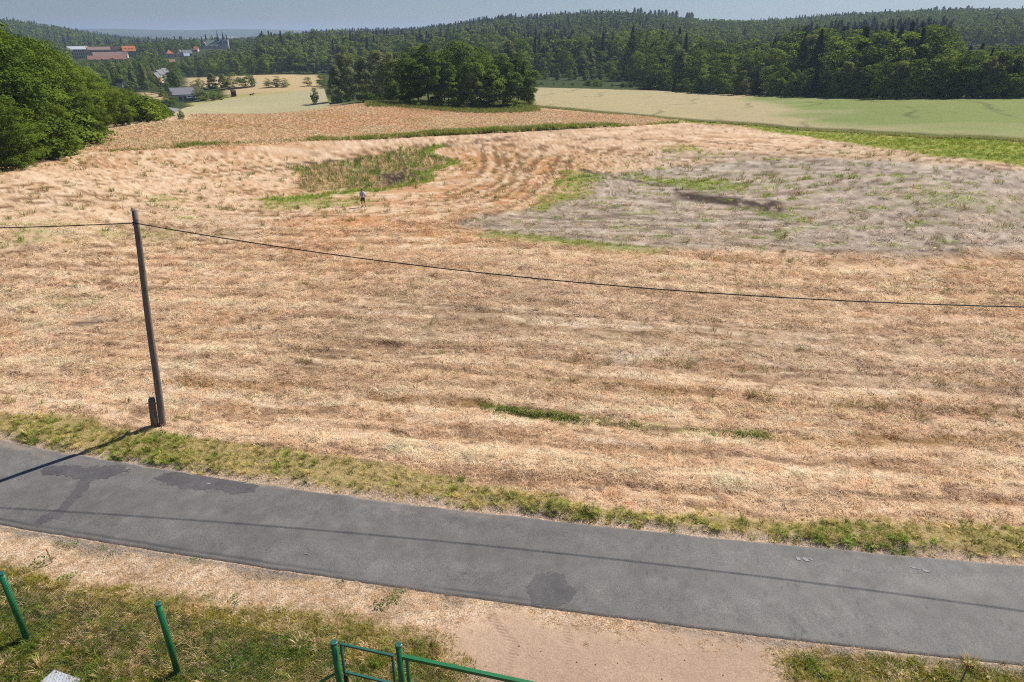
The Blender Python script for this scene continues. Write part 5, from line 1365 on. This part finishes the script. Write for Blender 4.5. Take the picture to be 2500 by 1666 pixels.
sh, sd_ = house('paddock_shed', 'small dark box-shaped shed at the edge of the paddock', 552, 563, 230.5, 232, 392, 2.6, M_BARN, M_RDARK, 5, cat='shed', eave_over=0.1)
MB().box((0, -sd_[1] - 0.05, 0.9), (0.9, 0.08, 1.5)).build('door', M_RDARK, sh)

# the church on its hill
p = atD(531, 1000); a = math.atan2(p[0], p[1]); k = depth_of(p) / FPX
ch = empty('church', (p[0], p[1], p[2] - 0.5), -a - R(6)); prop(ch, 'white church with long green-grey roof, two dark spires and gabled chapel', 'church')
def cz_(v): return elev_z(531, v, 1000) - p[2] + 0.5
def cx_(u): return (u - 531) * k
ze, zr = cz_(112), cz_(97.5)
MB().add([(cx_(511), -5, 0), (cx_(552), -5, 0), (cx_(552), 7, 0), (cx_(511), 7, 0), (cx_(511), -5, ze), (cx_(552), -5, ze), (cx_(552), 7, ze), (cx_(511), 7, ze), (cx_(513), 1, zr - 0.3), (cx_(552), 1, zr - 0.3)],
         [(0, 1, 5, 4), (1, 2, 6, 9, 5), (2, 3, 7, 6), (3, 0, 4, 8, 7)]).build('nave_wall', M_WHITE, ch)
nv = MB().add([(cx_(509.5), -5.6, ze - 0.3), (cx_(550), -5.6, ze - 0.3), (cx_(550), 1, zr), (cx_(511.5), 1, zr), (cx_(509.5), 7.6, ze - 0.3), (cx_(550), 7.6, ze - 0.3)], [(0, 1, 2, 3), (3, 2, 5, 4)]).build('nave_roof', M_COPPER, ch)
MB().box((cx_(556), 0, cz_(97.5) / 2), (13.5 * k, 8, cz_(97.5))).build('tower', M_WHITE, ch)
MB().box((cx_(508), -3, cz_(106) / 2), (8 * k, 6, cz_(106))).add([(cx_(504), -6, cz_(106)), (cx_(512), -6, cz_(106)), (cx_(512), 0, cz_(106)), (cx_(504), 0, cz_(106)), (cx_(508), -6, cz_(102.5)), (cx_(508), 0, cz_(102.5))], [(0, 1, 4), (2, 3, 5), (1, 2, 5, 4), (3, 0, 4, 5)]).build('chapel', M_WHITE, ch)
for uu, vb in ((540, 97), (552, 97)):
    z0_, z1_ = cz_(vb), cz_(74); hh = z1_ - z0_; rr_ = 3.0 * k
    MB().tube([(cx_(uu), 0.5, z0_ - 1), (cx_(uu), 0.5, z0_ + hh * 0.12), (cx_(uu), 0.5, z0_ + hh * 0.22), (cx_(uu), 0.5, z0_ + hh * 0.38), (cx_(uu), 0.5, z0_ + hh * 0.46), (cx_(uu), 0.5, z0_ + hh * 0.6), (cx_(uu), 0.5, z1_)],
              [rr_ * 0.9, rr_ * 1.1, rr_ * 0.9, rr_ * 0.42, rr_ * 0.55, rr_ * 0.3, 0.08], 8).build('spire', M_SPIRE, ch)
for uu, vv in ((508, 110), (553, 104), (558, 104), (520, 114), (530, 114), (540, 114)):
    y_ = -4.05 if uu > 545 else -6.03 if uu < 512 else -5.03
    MB().box((cx_(uu), y_, cz_(vv)), (1.4, 0.1, 3.0)).build('window', M_GLASS, ch)

# trees between and below the houses
TT = interp([(160, 142), (215, 141), (305, 141), (315, 134), (345, 128), (365, 116), (400, 124), (408, 134), (440, 140), (475, 132), (500, 121), (560, 114), (600, 104), (640, 96)])
tl_ = []
for u, D, x, y in wood_pts(5000, 60, 650, 455, 850, 8.0):
    if not clear_of(x, y, 4): continue
    if any((x - h[0]) ** 2 + (y - h[1]) ** 2 < (h[2] + 2.5) ** 2 for h in HOUSES): continue
    p = np.array([x, y, terr(x, y)[0]]); vt = TT(u) + _tr.uniform(0, 16)
    for h in HOUSES:
        if h[3] - 4 < u < h[4] + 4 and D < h[5]:
            vt = max(vt, {560: 186, 545: 190, 575: 183, 590: 181, 620: 176, 470: 210, 720: 151}.get(h[5], vt))
    h_ = min(top_h(u, vt, p), _tr.uniform(9, 16))
    if h_ < 3.5: continue
    tl_.append((u, D, p, h_))
tl_.sort(key=lambda t: t[1]); rest_ = tl_[200:]; tl_ = tl_[:200]
for K_, C_, i_ in ((15, CF, 0), (16, CFD, 1)):
    L_ = rest_[i_::2]
    if L_: scatter('town_slope_wood', C_, np.array([t[2] for t in L_]) - [0, 0, 0.3], np.array([t[3] / K_ for t in L_]), np.ones((len(L_), 3)), ('light', 'dark')[i_] + ' green trees massed on the slope under the town', 'wood', 0.02)
belts = [('the nearest belt below the town', 0, 540), ('the middle belt below the town', 540, 640), ('the upper belt below the town', 640, 740), ('the belt right beneath the town', 740, 900)]
for where, d0, d1 in belts:
    L = sorted([t for t in tl_ if d0 <= t[1] < d1])
    cnt = {}
    for u, D, p, h_ in L:
        K = _tr.choices([K_MID, K_MIDD, K_BIRCH, K_SPRUCE], [5, 5, 2, 0.6])[0]
        word = {id(K_MID): 'green leafy tree', id(K_MIDD): 'dark leafy tree', id(K_BIRCH): 'pale slim tree', id(K_SPRUCE): 'dark spruce'}[id(K)]
        i = cnt.get(word, 0); cnt[word] = i + 1
        tree(K, p, h_, f'{word}, {ordinal(i)} from the left in {where}', 'tree', 'trees below the town', _tr.uniform(0.85, 1.15))
a_, b_, c_ = split([p for p in wood_pts(2600, 40, 640, 860, 1090, 8.0) if not any((p[2] - h[0]) ** 2 + (p[3] - h[1]) ** 2 < (h[2] + 4) ** 2 for h in HOUSES) and abs(p[0] - 531) > 40
                    and not any(h[3] - 3 < p[0] < h[4] + 3 and p[1] < h[5] for h in HOUSES)], lambda u, D: -0.1)
wood_stuff('town_wood', 'leafy green trees behind the town roofs', CF, a_, 11, 15); wood_stuff('town_wood', 'dark leafy trees behind the town roofs', CFD, b_ + c_, 11, 16)

# farm track
M_TRACK = mat_c('farm_track', 150, 148, 150)
tp = resample(W((352, 246), (378, 248), (398, 251), (410, 256), (420, 263)), 30); tv = []; 
for i in range(30):
    t = tp[min(i + 1, 29)] - tp[max(i - 1, 0)]; t = t / np.linalg.norm(t); nn = np.array([-t[1], t[0]]) * 1.8
    for s_ in (-1, 1): q = tp[i] + nn * s_; tv.append((q[0], q[1], terr(q[0], q[1])[0] + 0.12))
prop(link('farm_track', mesh_np('farm_track', tv, [(2 * i, 2 * i + 1, 2 * i + 3, 2 * i + 2) for i in range(29)], (M_TRACK,))), kind='structure')

# ------------------------------------------------------------------ pole and cable
M_WOOD = simple_mat('weathered_wood', (0.19, 0.165, 0.14), 0.9, 0.35, 6.0, 0.012, 0.15, stretch=(3, 3, 0.25))
M_CABLE = simple_mat('black_cable', (0.018, 0.018, 0.02), 0.6, 0.1, 5)
M_IRON = simple_mat('rusty_iron', (0.06, 0.045, 0.038), 0.7, 0.3, 8, 0, 0.4, 0.5)
def on_y(u, v, y):
    d = ray(u, v); t = y / d[1]; return np.array([d[0] * t, y, CAM_H + d[2] * t])
pb = hit(397, 1037); ptop = on_y(327, 508, pb[1] - 0.1)
pole = empty('utility_pole', (pb[0], pb[1], 0)); prop(pole, 'tall leaning wooden utility pole on the verge beside the lane', 'utility pole')
dv = ptop - np.array([pb[0], pb[1], 0])
def pp(s, dx=0, dy=0): return (dv[0] * s + dx, dv[1] * s + dy, dv[2] * s)
mb = MB(); mb.tube([pp(-0.05)] + [pp(s, 0.012 * math.sin(s * 9), 0) for s in np.linspace(0.02, 0.99, 14)], [0.125] + list(np.linspace(0.122, 0.088, 14)), 14)
t_ = Vector(pp(0.99)); mb.add([(t_.x - 0.085, t_.y - 0.06, t_.z), (t_.x + 0.085, t_.y - 0.06, t_.z), (t_.x + 0.085, t_.y + 0.06, t_.z), (t_.x - 0.085, t_.y + 0.06, t_.z), (t_.x - 0.08, t_.y, t_.z + 0.10), (t_.x + 0.07, t_.y, t_.z + 0.02)], [(0, 1, 5, 4), (2, 3, 4, 5), (1, 2, 5), (3, 0, 4)])
mb.build('pole_shaft', M_WOOD, pole, True)
MB().tube([pp(-0.04, -0.24, -0.08), pp(0.06, -0.24, -0.08), pp(0.135, -0.235, -0.08), pp(0.147, -0.22, -0.08)], [0.13, 0.128, 0.12, 0.08], 8).build('anchor_stub', M_WOOD, pole, True)
for zz in (0.35, 0.9): MB().tube([(-0.36, -0.06, zz), (0.13, -0.03, zz)], 0.016, 6).build('bolt', M_IRON, pole)
s_att = 0.942; att = np.array(pp(s_att)) + np.array([pb[0], pb[1], 0])
hk = MB(); hk.tube([pp(s_att, -0.11), pp(s_att, 0.11, -0.10)], 0.018, 6); hk.tube([pp(s_att - 0.012, -0.10, -0.07), pp(s_att + 0.012, 0.10, -0.07)], 0.014, 6); hk.build('cable_clamp', M_IRON, pole)
MB().tube([pp(0.895, -0.16, -0.02), pp(0.895, 0.02, -0.02)], 0.014, 6).build('step_bolt', M_IRON, pole)
# cable, hung as two sagging spans from the clamp
def cable_y(x): return att[1] - 0.09 - np.where(x > att[0], 0.165, 0.24) * (x - att[0])
CP = []
for u, v in ((637, 582), (1062, 653), (1487, 702), (1912, 732), (2200, 741), (2500, 745)):
    d = ray(u, v); lo, hi = 5.0, 60.0
    for _ in range(40):
        m_ = (lo + hi) / 2; q = d * (m_ / d[1])
        if q[1] < cable_y(q[0]): lo = m_
        else: hi = m_
    CP.append((q[0], CAM_H + q[2]))
CP = np.array(CP); dx = CP[:, 0] - att[0]
kk = np.linalg.lstsq(np.stack([dx, dx ** 2], 1), CP[:, 1] - att[2], rcond=None)[0]
cpts = []
for x_ in np.linspace(-60, att[0], 40)[:-1]:
    q = x_ - att[0]; cpts.append((x_, float(cable_y(x_)), att[2] + 0.105 * q + 0.0022 * q * q))
cpts.append((att[0], float(cable_y(att[0])), att[2]))
for x_ in np.linspace(att[0], 34, 70)[1:]:
    q = x_ - att[0]; cpts.append((x_, float(cable_y(x_)), att[2] + kk[0] * q + kk[1] * q * q))
prop(MB().tube(cpts, 0.017, 6).build('overhead_cable', M_CABLE, None, True), 'thick black cable slung from the wooden pole across the field', 'cable')

# ------------------------------------------------------------------ green fence and gates
M_GREEN = simple_mat('green_paint', (0.012, 0.155, 0.052), 0.42, 0.12, 5, 0.0, 0.5); M_GREEN2 = simple_mat('blue_green_paint', (0.020, 0.115, 0.090), 0.42, 0.12, 5, 0, 0.5)
M_WIRE = simple_mat('green_wire', (0.03, 0.05, 0.035), 0.5, 0.1, 5); M_BLACK = simple_mat('black_plastic', (0.02, 0.02, 0.02), 0.4)
FX0, FY0, FSL = -7.37, 10.77, -0.24
def fence_y(x): return FY0 + FSL * (x - FX0)
def onfence(u, v):
    d = ray(u, v); t = (FY0 - FSL * FX0) / (d[1] - FSL * d[0])
    return np.array([d[0] * t, d[1] * t, CAM_H + d[2] * t])
fence = empty('wire_fence', (FX0, FY0, 0)); prop(fence, 'green chain-link fence on round posts at the lower left', 'fence')
fo = np.array([FX0, FY0, 0])
def rel(p): return tuple(np.asarray(p) - fo)
posts = [onfence(2, 1400), onfence(386, 1474), onfence(815, 1568)]
gp = onfence(973, 1574)
posts.insert(0, posts[0] + (posts[0] - posts[1]) * np.array([1, 1, 0]))
def fpost(q, parent, off, rad=0.062):
    x_, y_, z_ = q - off
    o = MB().tube([(x_, y_, -0.3), (x_, y_, z_ - 0.02)], rad, 16).build('post', M_GREEN, parent, False)
    for pl in o.data.polygons: pl.use_smooth = len(pl.vertices) == 4
    MB().tube([(x_, y_, z_ - 0.035), (x_, y_, z_ + 0.004), (x_, y_, z_ + 0.010)], [rad + 0.006, rad + 0.006, rad * 0.9], 16).build('post_cap', M_GREEN2, o)
    return o
for q in posts: fpost(q, fence, fo, 0.066)
# chain-link: two families of slanting wires between bottom and top line
def mesh_panel(x0, x1, ztop, parent, off, zbot=0.05, pitch=0.08, r=0.0028, name='chain_link'):
    mb = MB(); h0, h1 = zbot, ztop; sl = math.sqrt(1 + FSL * FSL); L = (x1 - x0) * sl; H_ = h1 - h0
    def P3(s, z): x_ = x0 + s / sl; return (x_ - off[0], fence_y(x_) - off[1], z)
    s = -H_
    while s < L:
        a0, a1 = max(s, 0), min(s + H_, L)
        if a1 - a0 > 0.02:
            mb.tube([P3(a0, h0 + a0 - s), P3(a1, h0 + a1 - s)], r, 3, False)
            mb.tube([P3(a0, h1 - (a0 - s)), P3(a1, h1 - (a1 - s))], r, 3, False)
        s += pitch
    return mb.build(name, M_WIRE, parent)
zt = float(posts[1][2]) - 0.12
for i in range(3):
    pan = mesh_panel(posts[i][0], posts[i + 1][0], zt, fence, fo)
    for z_ in (0.06, zt / 2, zt): MB().tube([rel((posts[i][0], fence_y(posts[i][0]), z_)), rel((posts[i + 1][0], fence_y(posts[i + 1][0]), z_))], 0.003, 4).build('line_wire', M_WIRE, pan)
g0 = posts[3]
br0 = onfence(824, 1642); br1 = np.array([g0[0] - 1.25, fence_y(g0[0] - 1.25) , 0.0])
MB().tube([rel(br0), rel(br1)], 0.03, 8).build('brace', M_GREEN, fence)
def bar(mb, p0, p1, t, off, w=None):
    """square tube between two points, standing in the fence plane"""
    p0, p1 = Vector(np.asarray(p0) - off), Vector(np.asarray(p1) - off); d = (p1 - p0).normalized(); n_ = Vector((-FSL, 1, 0)).normalized(); s_ = d.cross(n_).normalized(); w = w or t
    v = []
    for p_ in (p0, p1):
        for a, b in ((-1, -1), (1, -1), (1, 1), (-1, 1)): v.append(p_ + s_ * a * t / 2 + n_ * b * w / 2)
    mb.add(v, [(0, 1, 5, 4), (1, 2, 6, 5), (2, 3, 7, 6), (3, 0, 4, 7), (3, 2, 1, 0), (4, 5, 6, 7)])
    return mb
# walk-through gate
a_, b_ = onfence(832, 1573), onfence(958, 1601)
c_, d_ = onfence(842, 1641), onfence(960, 1670)
go = np.array([a_[0], fence_y(a_[0]), 0]); gate = empty('garden_gate', tuple(go)); prop(gate, 'narrow green metal gate between two round posts at the bottom edge', 'gate')
zt2 = (a_[2] + b_[2]) / 2
bar(MB(), a_, b_, 0.045, go).build('rail', M_GREEN2, gate); bar(MB(), c_, d_, 0.045, go).build('rail', M_GREEN2, gate)
for q in (a_, b_): bar(MB(), (q[0], fence_y(q[0]), 0.12), (q[0], fence_y(q[0]), q[2] + 0.02), 0.045, go).build('stile', M_GREEN2, gate)
bar(MB(), (a_[0], fence_y(a_[0]), 0.14), (b_[0], fence_y(b_[0]), 0.14), 0.045, go).build('rail', M_GREEN2, gate)
mesh_panel(a_[0] + 0.03, b_[0] - 0.03, float(d_[2]) - 0.05, gate, go, 0.16)
gw = MB()
for s_ in (0.06, 0.94): q = a_ * (1 - s_) + b_ * s_; gw.tube([tuple(np.array([q[0], fence_y(q[0]) - 0.01, 0.15]) - go), tuple(np.array([q[0], fence_y(q[0]) - 0.01, q[2]]) - go)], 0.004, 4)
gw.build('edge_wire', M_WIRE, gate)
MB().box(tuple(np.array([a_[0] + 0.02, fence_y(a_[0]) - 0.05, float(c_[2]) - 0.16]) - go), (0.07, 0.05, 0.16)).build('lock', M_BLACK, gate)
# wide gate with its hinge post
wo_ = np.array([gp[0], fence_y(gp[0]), 0]); wg = empty('wide_gate', tuple(wo_)); prop(wg, 'wide bright green metal gate hung on a round post across the driveway', 'gate')
fpost(gp, wg, wo_, 0.062)
r0, r1 = onfence(990, 1605), onfence(1290, 1669)
r2 = r0 + (r1 - r0) * 2.1
bar(MB(), r0, r2, 0.075, wo_).build('rail', M_GREEN, wg)
for q in (r0 + np.array([0.03, 0, 0]), r2): bar(MB(), (q[0], fence_y(q[0]), 0.12), (q[0], fence_y(q[0]), q[2]), 0.06, wo_).build('stile', M_GREEN, wg)
bar(MB(), (r0[0], fence_y(r0[0]), 0.14), (r2[0], fence_y(r2[0]), 0.14), 0.06, wo_).build('rail', M_GREEN, wg)
mesh_panel(r0[0] + 0.06, r2[0] - 0.05, float(r2[2]) - 0.05, wg, wo_, 0.16)
h_ = MB(); h_.box(tuple(np.array([gp[0] + 0.075, fence_y(gp[0] + 0.075), float(r0[2]) - 0.02]) - wo_), (0.08, 0.05, 0.08)); h_.build('hinge', M_GREEN, wg)
# pale sheet lying in the grass
q0, q1, q2 = hit(136, 1646), hit(196, 1667), hit(112, 1668)
M_SHEET = simple_mat('chalky_sheet', (0.52, 0.54, 0.57), 0.6, 0.2, 5, 0.002)
e1 = (q1 - q0)[:2]; e1 = e1 / np.linalg.norm(e1); e2 = np.array([e1[1], -e1[0]])
shv = [np.array([*(q0[:2] + e1 * a * 0.75 + e2 * b * 0.55), z_]) for z_ in (0.10, 0.135) for a, b in ((0, 0), (1, 0), (1, 1), (0, 1))]
so = np.array([q0[0], q0[1], 0])
sheet = MB().add([tuple(v - so) for v in shv], [(3, 2, 1, 0), (4, 5, 6, 7), (0, 1, 5, 4), (1, 2, 6, 5), (2, 3, 7, 6), (3, 0, 4, 7)]).build('building_panel', M_SHEET)
sheet.location = tuple(so); prop(sheet, 'pale grey-white panel lying in the grass at the bottom left corner', 'panel')
# survey stakes
M_LATH = simple_mat('raw_wood', (0.50, 0.36, 0.22), 0.8, 0.2, 6); M_ORG = simple_mat('orange_paint', (0.75, 0.16, 0.03), 0.6); M_REDP = simple_mat('red_paint', (0.55, 0.07, 0.06), 0.6); M_GREYLATH = simple_mat('grey_wood', (0.20, 0.16, 0.12), 0.9, 0.2, 6)
def stake(u0, v0, u1, v1, mat, tipm, label, r=0.022):
    b = hit(u0, v0); t = on_y(u1, v1, b[1] - 0.02); rt = empty('survey_stake', tuple(b)); prop(rt, label, 'stake')
    e = t - b; m_ = e * 0.86
    MB().tube([tuple(-e * 0.2), tuple(m_)], r, 4).build('stake_shaft', mat, rt); MB().tube([tuple(m_), tuple(e * 0.97), tuple(e)], [r * 1.12, r * 1.1, r * 0.5], 4).build('painted_tip', tipm, rt)
stake(127, 1374, 112, 1340, M_LATH, M_ORG, 'short pale wooden stake with orange tip beside the lane at left', 0.018)
stake(2338, 1680, 2366, 1624, M_GREYLATH, M_REDP, 'short leaning stake with red tip near the lower right corner', 0.022)
# far wooden post by the farm
q = hit(357, 243); hp = max(top_h(357, 226, q), 3.0); fp = empty('field_pole', tuple(q)); prop(fp, 'thin wooden pole in the tan field left of the farmhouse', 'pole')
MB().tube([(0, 0, -0.3), (-0.15, 0, hp)], 0.13, 6).build('pole_shaft', M_WOOD, fp); MB().box((-0.14, 0, hp - 0.4), (1.0, 0.12, 0.12)).build('crossarm', M_WOOD, fp)

# ------------------------------------------------------------------ skinned figures
def skin(name, V, E_, rad, mat, parent=None, sub=2, root=0):
    me = bpy.data.meshes.new(name); me.from_pydata([tuple(v) for v in V], E_, []); me.update()
    o = link(name, me, parent)
    o.modifiers.new('skin', 'SKIN'); 
    sv = me.skin_vertices[0].data if me.skin_vertices else None
    if sv is None:
        bm = bmesh.new(); bm.from_mesh(me); bm.verts.layers.skin.verify(); bm.to_mesh(me); bm.free(); sv = me.skin_vertices[0].data
    for i, r_ in enumerate(rad): sv[i].radius = (r_, r_) if not hasattr(r_, '__len__') else r_
    sv[root].use_root = True
    s = o.modifiers.new('sub', 'SUBSURF'); s.levels = sub; s.render_levels = sub
    if mat: me.materials.append(mat)
    return o
M_SKIN = simple_mat('tanned_skin', (0.36, 0.20, 0.135), 0.55, 0.08, 6); M_SHIRT = simple_mat('pale_blue_shirt', (0.66, 0.70, 0.80), 0.9, 0.1, 8); M_PRINT = simple_mat('blue_shirt_print', (0.09, 0.10, 0.22), 0.9, 0.5, 14)
M_SHORTS = simple_mat('dark_grey_shorts', (0.055, 0.06, 0.075), 0.9, 0.2, 8); M_SHOE = simple_mat('dark_shoes', (0.03, 0.025, 0.022), 0.7); M_HAIR = simple_mat('short_brown_hair', (0.16, 0.11, 0.075), 0.9, 0.3, 30)
q = hit(887, 506); per = empty('person', tuple(q), math.atan2(-q[0], q[1]) * 0 + R(-10)); prop(per, 'person in pale blue printed T-shirt and dark shorts standing in the mown field', 'person')
# facing the camera (-y); x to the viewer's right
V = [(0, 0, 0.93), (0, 0.01, 1.10), (0, 0.0, 1.30), (0, 0.01, 1.44), (0.0, -0.005, 1.50), (0.01, -0.02, 1.56), (0.015, -0.03, 1.645), (0.02, -0.025, 1.72)]
E_ = [(i, i + 1) for i in range(7)]; rd = [0.135, 0.125, 0.145, 0.11, 0.055, 0.058, 0.082, 0.055]
def addc(st, pts, rs):
    b = st
    for p_, r_ in zip(pts, rs): V.append(p_); rd.append(r_); E_.append((b, len(V) - 1)); b = len(V) - 1
    return b
for sx in (-1, 1):
    k_ = addc(3, [(sx * 0.17, 0.01, 1.41), (sx * 0.235, 0.03, 1.15), (sx * 0.255, -0.03, 0.90), (sx * 0.252, -0.05, 0.83)], [0.07, 0.047, 0.034, 0.036])
    for f, (fx, fy, fl) in enumerate(((0.028, -0.03, 0.06), (0.012, -0.035, 0.085), (0.0, -0.02, 0.092), (-0.008, 0.0, 0.085), (-0.014, 0.018, 0.07))):
        addc(k_, [(sx * 0.252 - sx * fx * 0.6, -0.05 + fy, 0.79), (sx * 0.245 - sx * fx, -0.055 + fy * 1.1, 0.79 - fl)], [0.010, 0.008])
    lx = 0.10 if sx > 0 else 0.09
    k_ = addc(0, [(sx * lx, 0, 0.86), (sx * (lx + 0.02 + (0.05 if sx > 0 else 0)), -0.02 if sx < 0 else 0.02, 0.48), (sx * (lx + 0.015) + (0.10 if sx > 0 else 0.0), 0.03, 0.09)], [0.088, 0.058, 0.040])
    addc(k_, [(V[k_][0] + sx * 0.015, -0.02, 0.045), (V[k_][0] + sx * 0.03, -0.15, 0.03)], [0.04, 0.03])
body = skin('body', V, E_, rd, M_SKIN, per, 2)
skin('shirt', [(0, 0, 0.84), (0, 0.01, 1.08), (0, 0, 1.30), (0, 0.01, 1.43), (0, 0.0, 1.475), (-0.18, 0.01, 1.40), (-0.225, 0.025, 1.20), (0.18, 0.01, 1.40), (0.225, 0.025, 1.20)], [(0, 1), (1, 2), (2, 3), (3, 4), (3, 5), (5, 6), (3, 7), (7, 8)],
     [(0.175, 0.15), (0.165, 0.145), (0.185, 0.155), (0.14, 0.13), 0.075, 0.09, 0.085, 0.09, 0.085], M_SHIRT, per)
pr = MB(); r_ = random.Random(3)
for i in range(18):
    zz = r_.uniform(1.0, 1.36); xx = r_.uniform(-0.10, 0.10); w_ = r_.uniform(0.03, 0.07)
    yy = -0.118 - 0.045 * (1 - (xx / 0.16) ** 2)
    pr.box((xx, yy, zz), (w_, 0.02, r_.uniform(0.02, 0.05)))
pr.build('shirt_print', M_PRINT, per)
skin('shorts', [(0, 0, 1.03), (0, 0, 0.86), (-0.10, 0, 0.80), (-0.12, -0.015, 0.53), (0.10, 0, 0.80), (0.15, 0.01, 0.53)], [(0, 1), (1, 2), (2, 3), (1, 4), (4, 5)], [(0.165, 0.15), (0.165, 0.15), 0.105, 0.105, 0.105, 0.105], M_SHORTS, per)
hr_ = MB(); hr_.tube([(0.018, 0.0, 1.655), (0.02, 0.0, 1.70), (0.02, -0.005, 1.75), (0.02, -0.01, 1.778)], [0.098, 0.097, 0.075, 0.02], 12); hr_.build('hair', M_HAIR, per, True)
fc = MB()
for sx in (-1, 1): fc.box((0.012 + sx * 0.032, -0.112, 1.655), (0.022, 0.012, 0.012)); fc.box((0.015 + sx * 0.095, -0.02, 1.64), (0.018, 0.04, 0.06))
fc.add([(0.012, -0.135, 1.625), (-0.006, -0.105, 1.62), (0.03, -0.105, 1.62), (0.012, -0.105, 1.665)], [(0, 1, 3), (0, 3, 2), (0, 2, 1)]); fc.box((0.012, -0.108, 1.595), (0.045, 0.012, 0.01))
fc.build('face', M_SKIN, per)
for sx, k_ in ((-1, 0), (1, 1)):
    fx = sx * (0.105 if sx < 0 else 0.115) + (0.10 if sx > 0 else 0)
    skin('shoe', [(fx, 0.05, 0.045), (fx + sx * 0.015, -0.06, 0.045), (fx + sx * 0.03, -0.18, 0.035)], [(0, 1), (1, 2)], [0.05, 0.052, 0.04], M_SHOE, per, 1)

# horse
M_HORSE = simple_mat('dark_bay_coat', (0.022, 0.016, 0.013), 0.6, 0.2, 3)
q = hit(615, 236.5); hs = empty('horse', tuple(q), R(8)); prop(hs, 'dark horse standing in the paddock beyond the pale field', 'horse')
V = [(0, 0, 1.12), (0.45, 0, 1.18), (0.75, 0, 1.22), (-0.45, 0, 1.15), (-0.75, 0, 1.2)]; E_ = [(0, 1), (1, 2), (0, 3), (3, 4)]; rd = [0.27, 0.30, 0.24, 0.27, 0.24]
addc(2, [(0.98, 0, 1.48), (1.15, 0, 1.72), (1.32, 0, 1.66), (1.52, 0, 1.45)], [0.16, 0.12, 0.11, 0.07]); 
for sy in (-1, 1):
    addc(1, [(0.62, sy * 0.16, 0.92), (0.60, sy * 0.16, 0.50), (0.62, sy * 0.16, 0.12), (0.66, sy * 0.16, 0.04)], [0.11, 0.065, 0.04, 0.055])
    addc(3, [(-0.55, sy * 0.17, 0.95), (-0.82, sy * 0.17, 0.55), (-0.74, sy * 0.17, 0.12), (-0.70, sy * 0.17, 0.04)], [0.17, 0.075, 0.045, 0.055])
    addc(6, [(1.14, sy * 0.06, 1.86)], [0.025])
addc(4, [(-0.95, 0, 1.18), (-1.05, 0, 0.85), (-1.05, 0, 0.55)], [0.05, 0.07, 0.03])
skin('body', V, E_, rd, M_HORSE, hs, 2)
skin('mane', [(0.80, 0, 1.50), (0.98, 0, 1.70), (1.12, 0, 1.84)], [(0, 1), (1, 2)], [0.07, 0.07, 0.05], M_HORSE, hs, 1)

# ------------------------------------------------------------------ haze in the valley air
hz, hns, hls = new_mat('valley_haze')
pv = N(hns, 'ShaderNodeVolumePrincipled'); pv.inputs['Color'].default_value = (0.62, 0.78, 1.0, 1); pv.inputs['Density'].default_value = 0.00017; pv.inputs['Anisotropy'].default_value = 0.2
ho = N(hns, 'ShaderNodeOutputMaterial'); hls.new(pv.outputs[0], ho.inputs['Volume'])
hb = MB().box((0, 0, 22.5), (31000, 31000, 175)).build('haze', hz)
prop(hb, 'thin bluish summer haze over the whole valley', 'haze', kind='stuff')
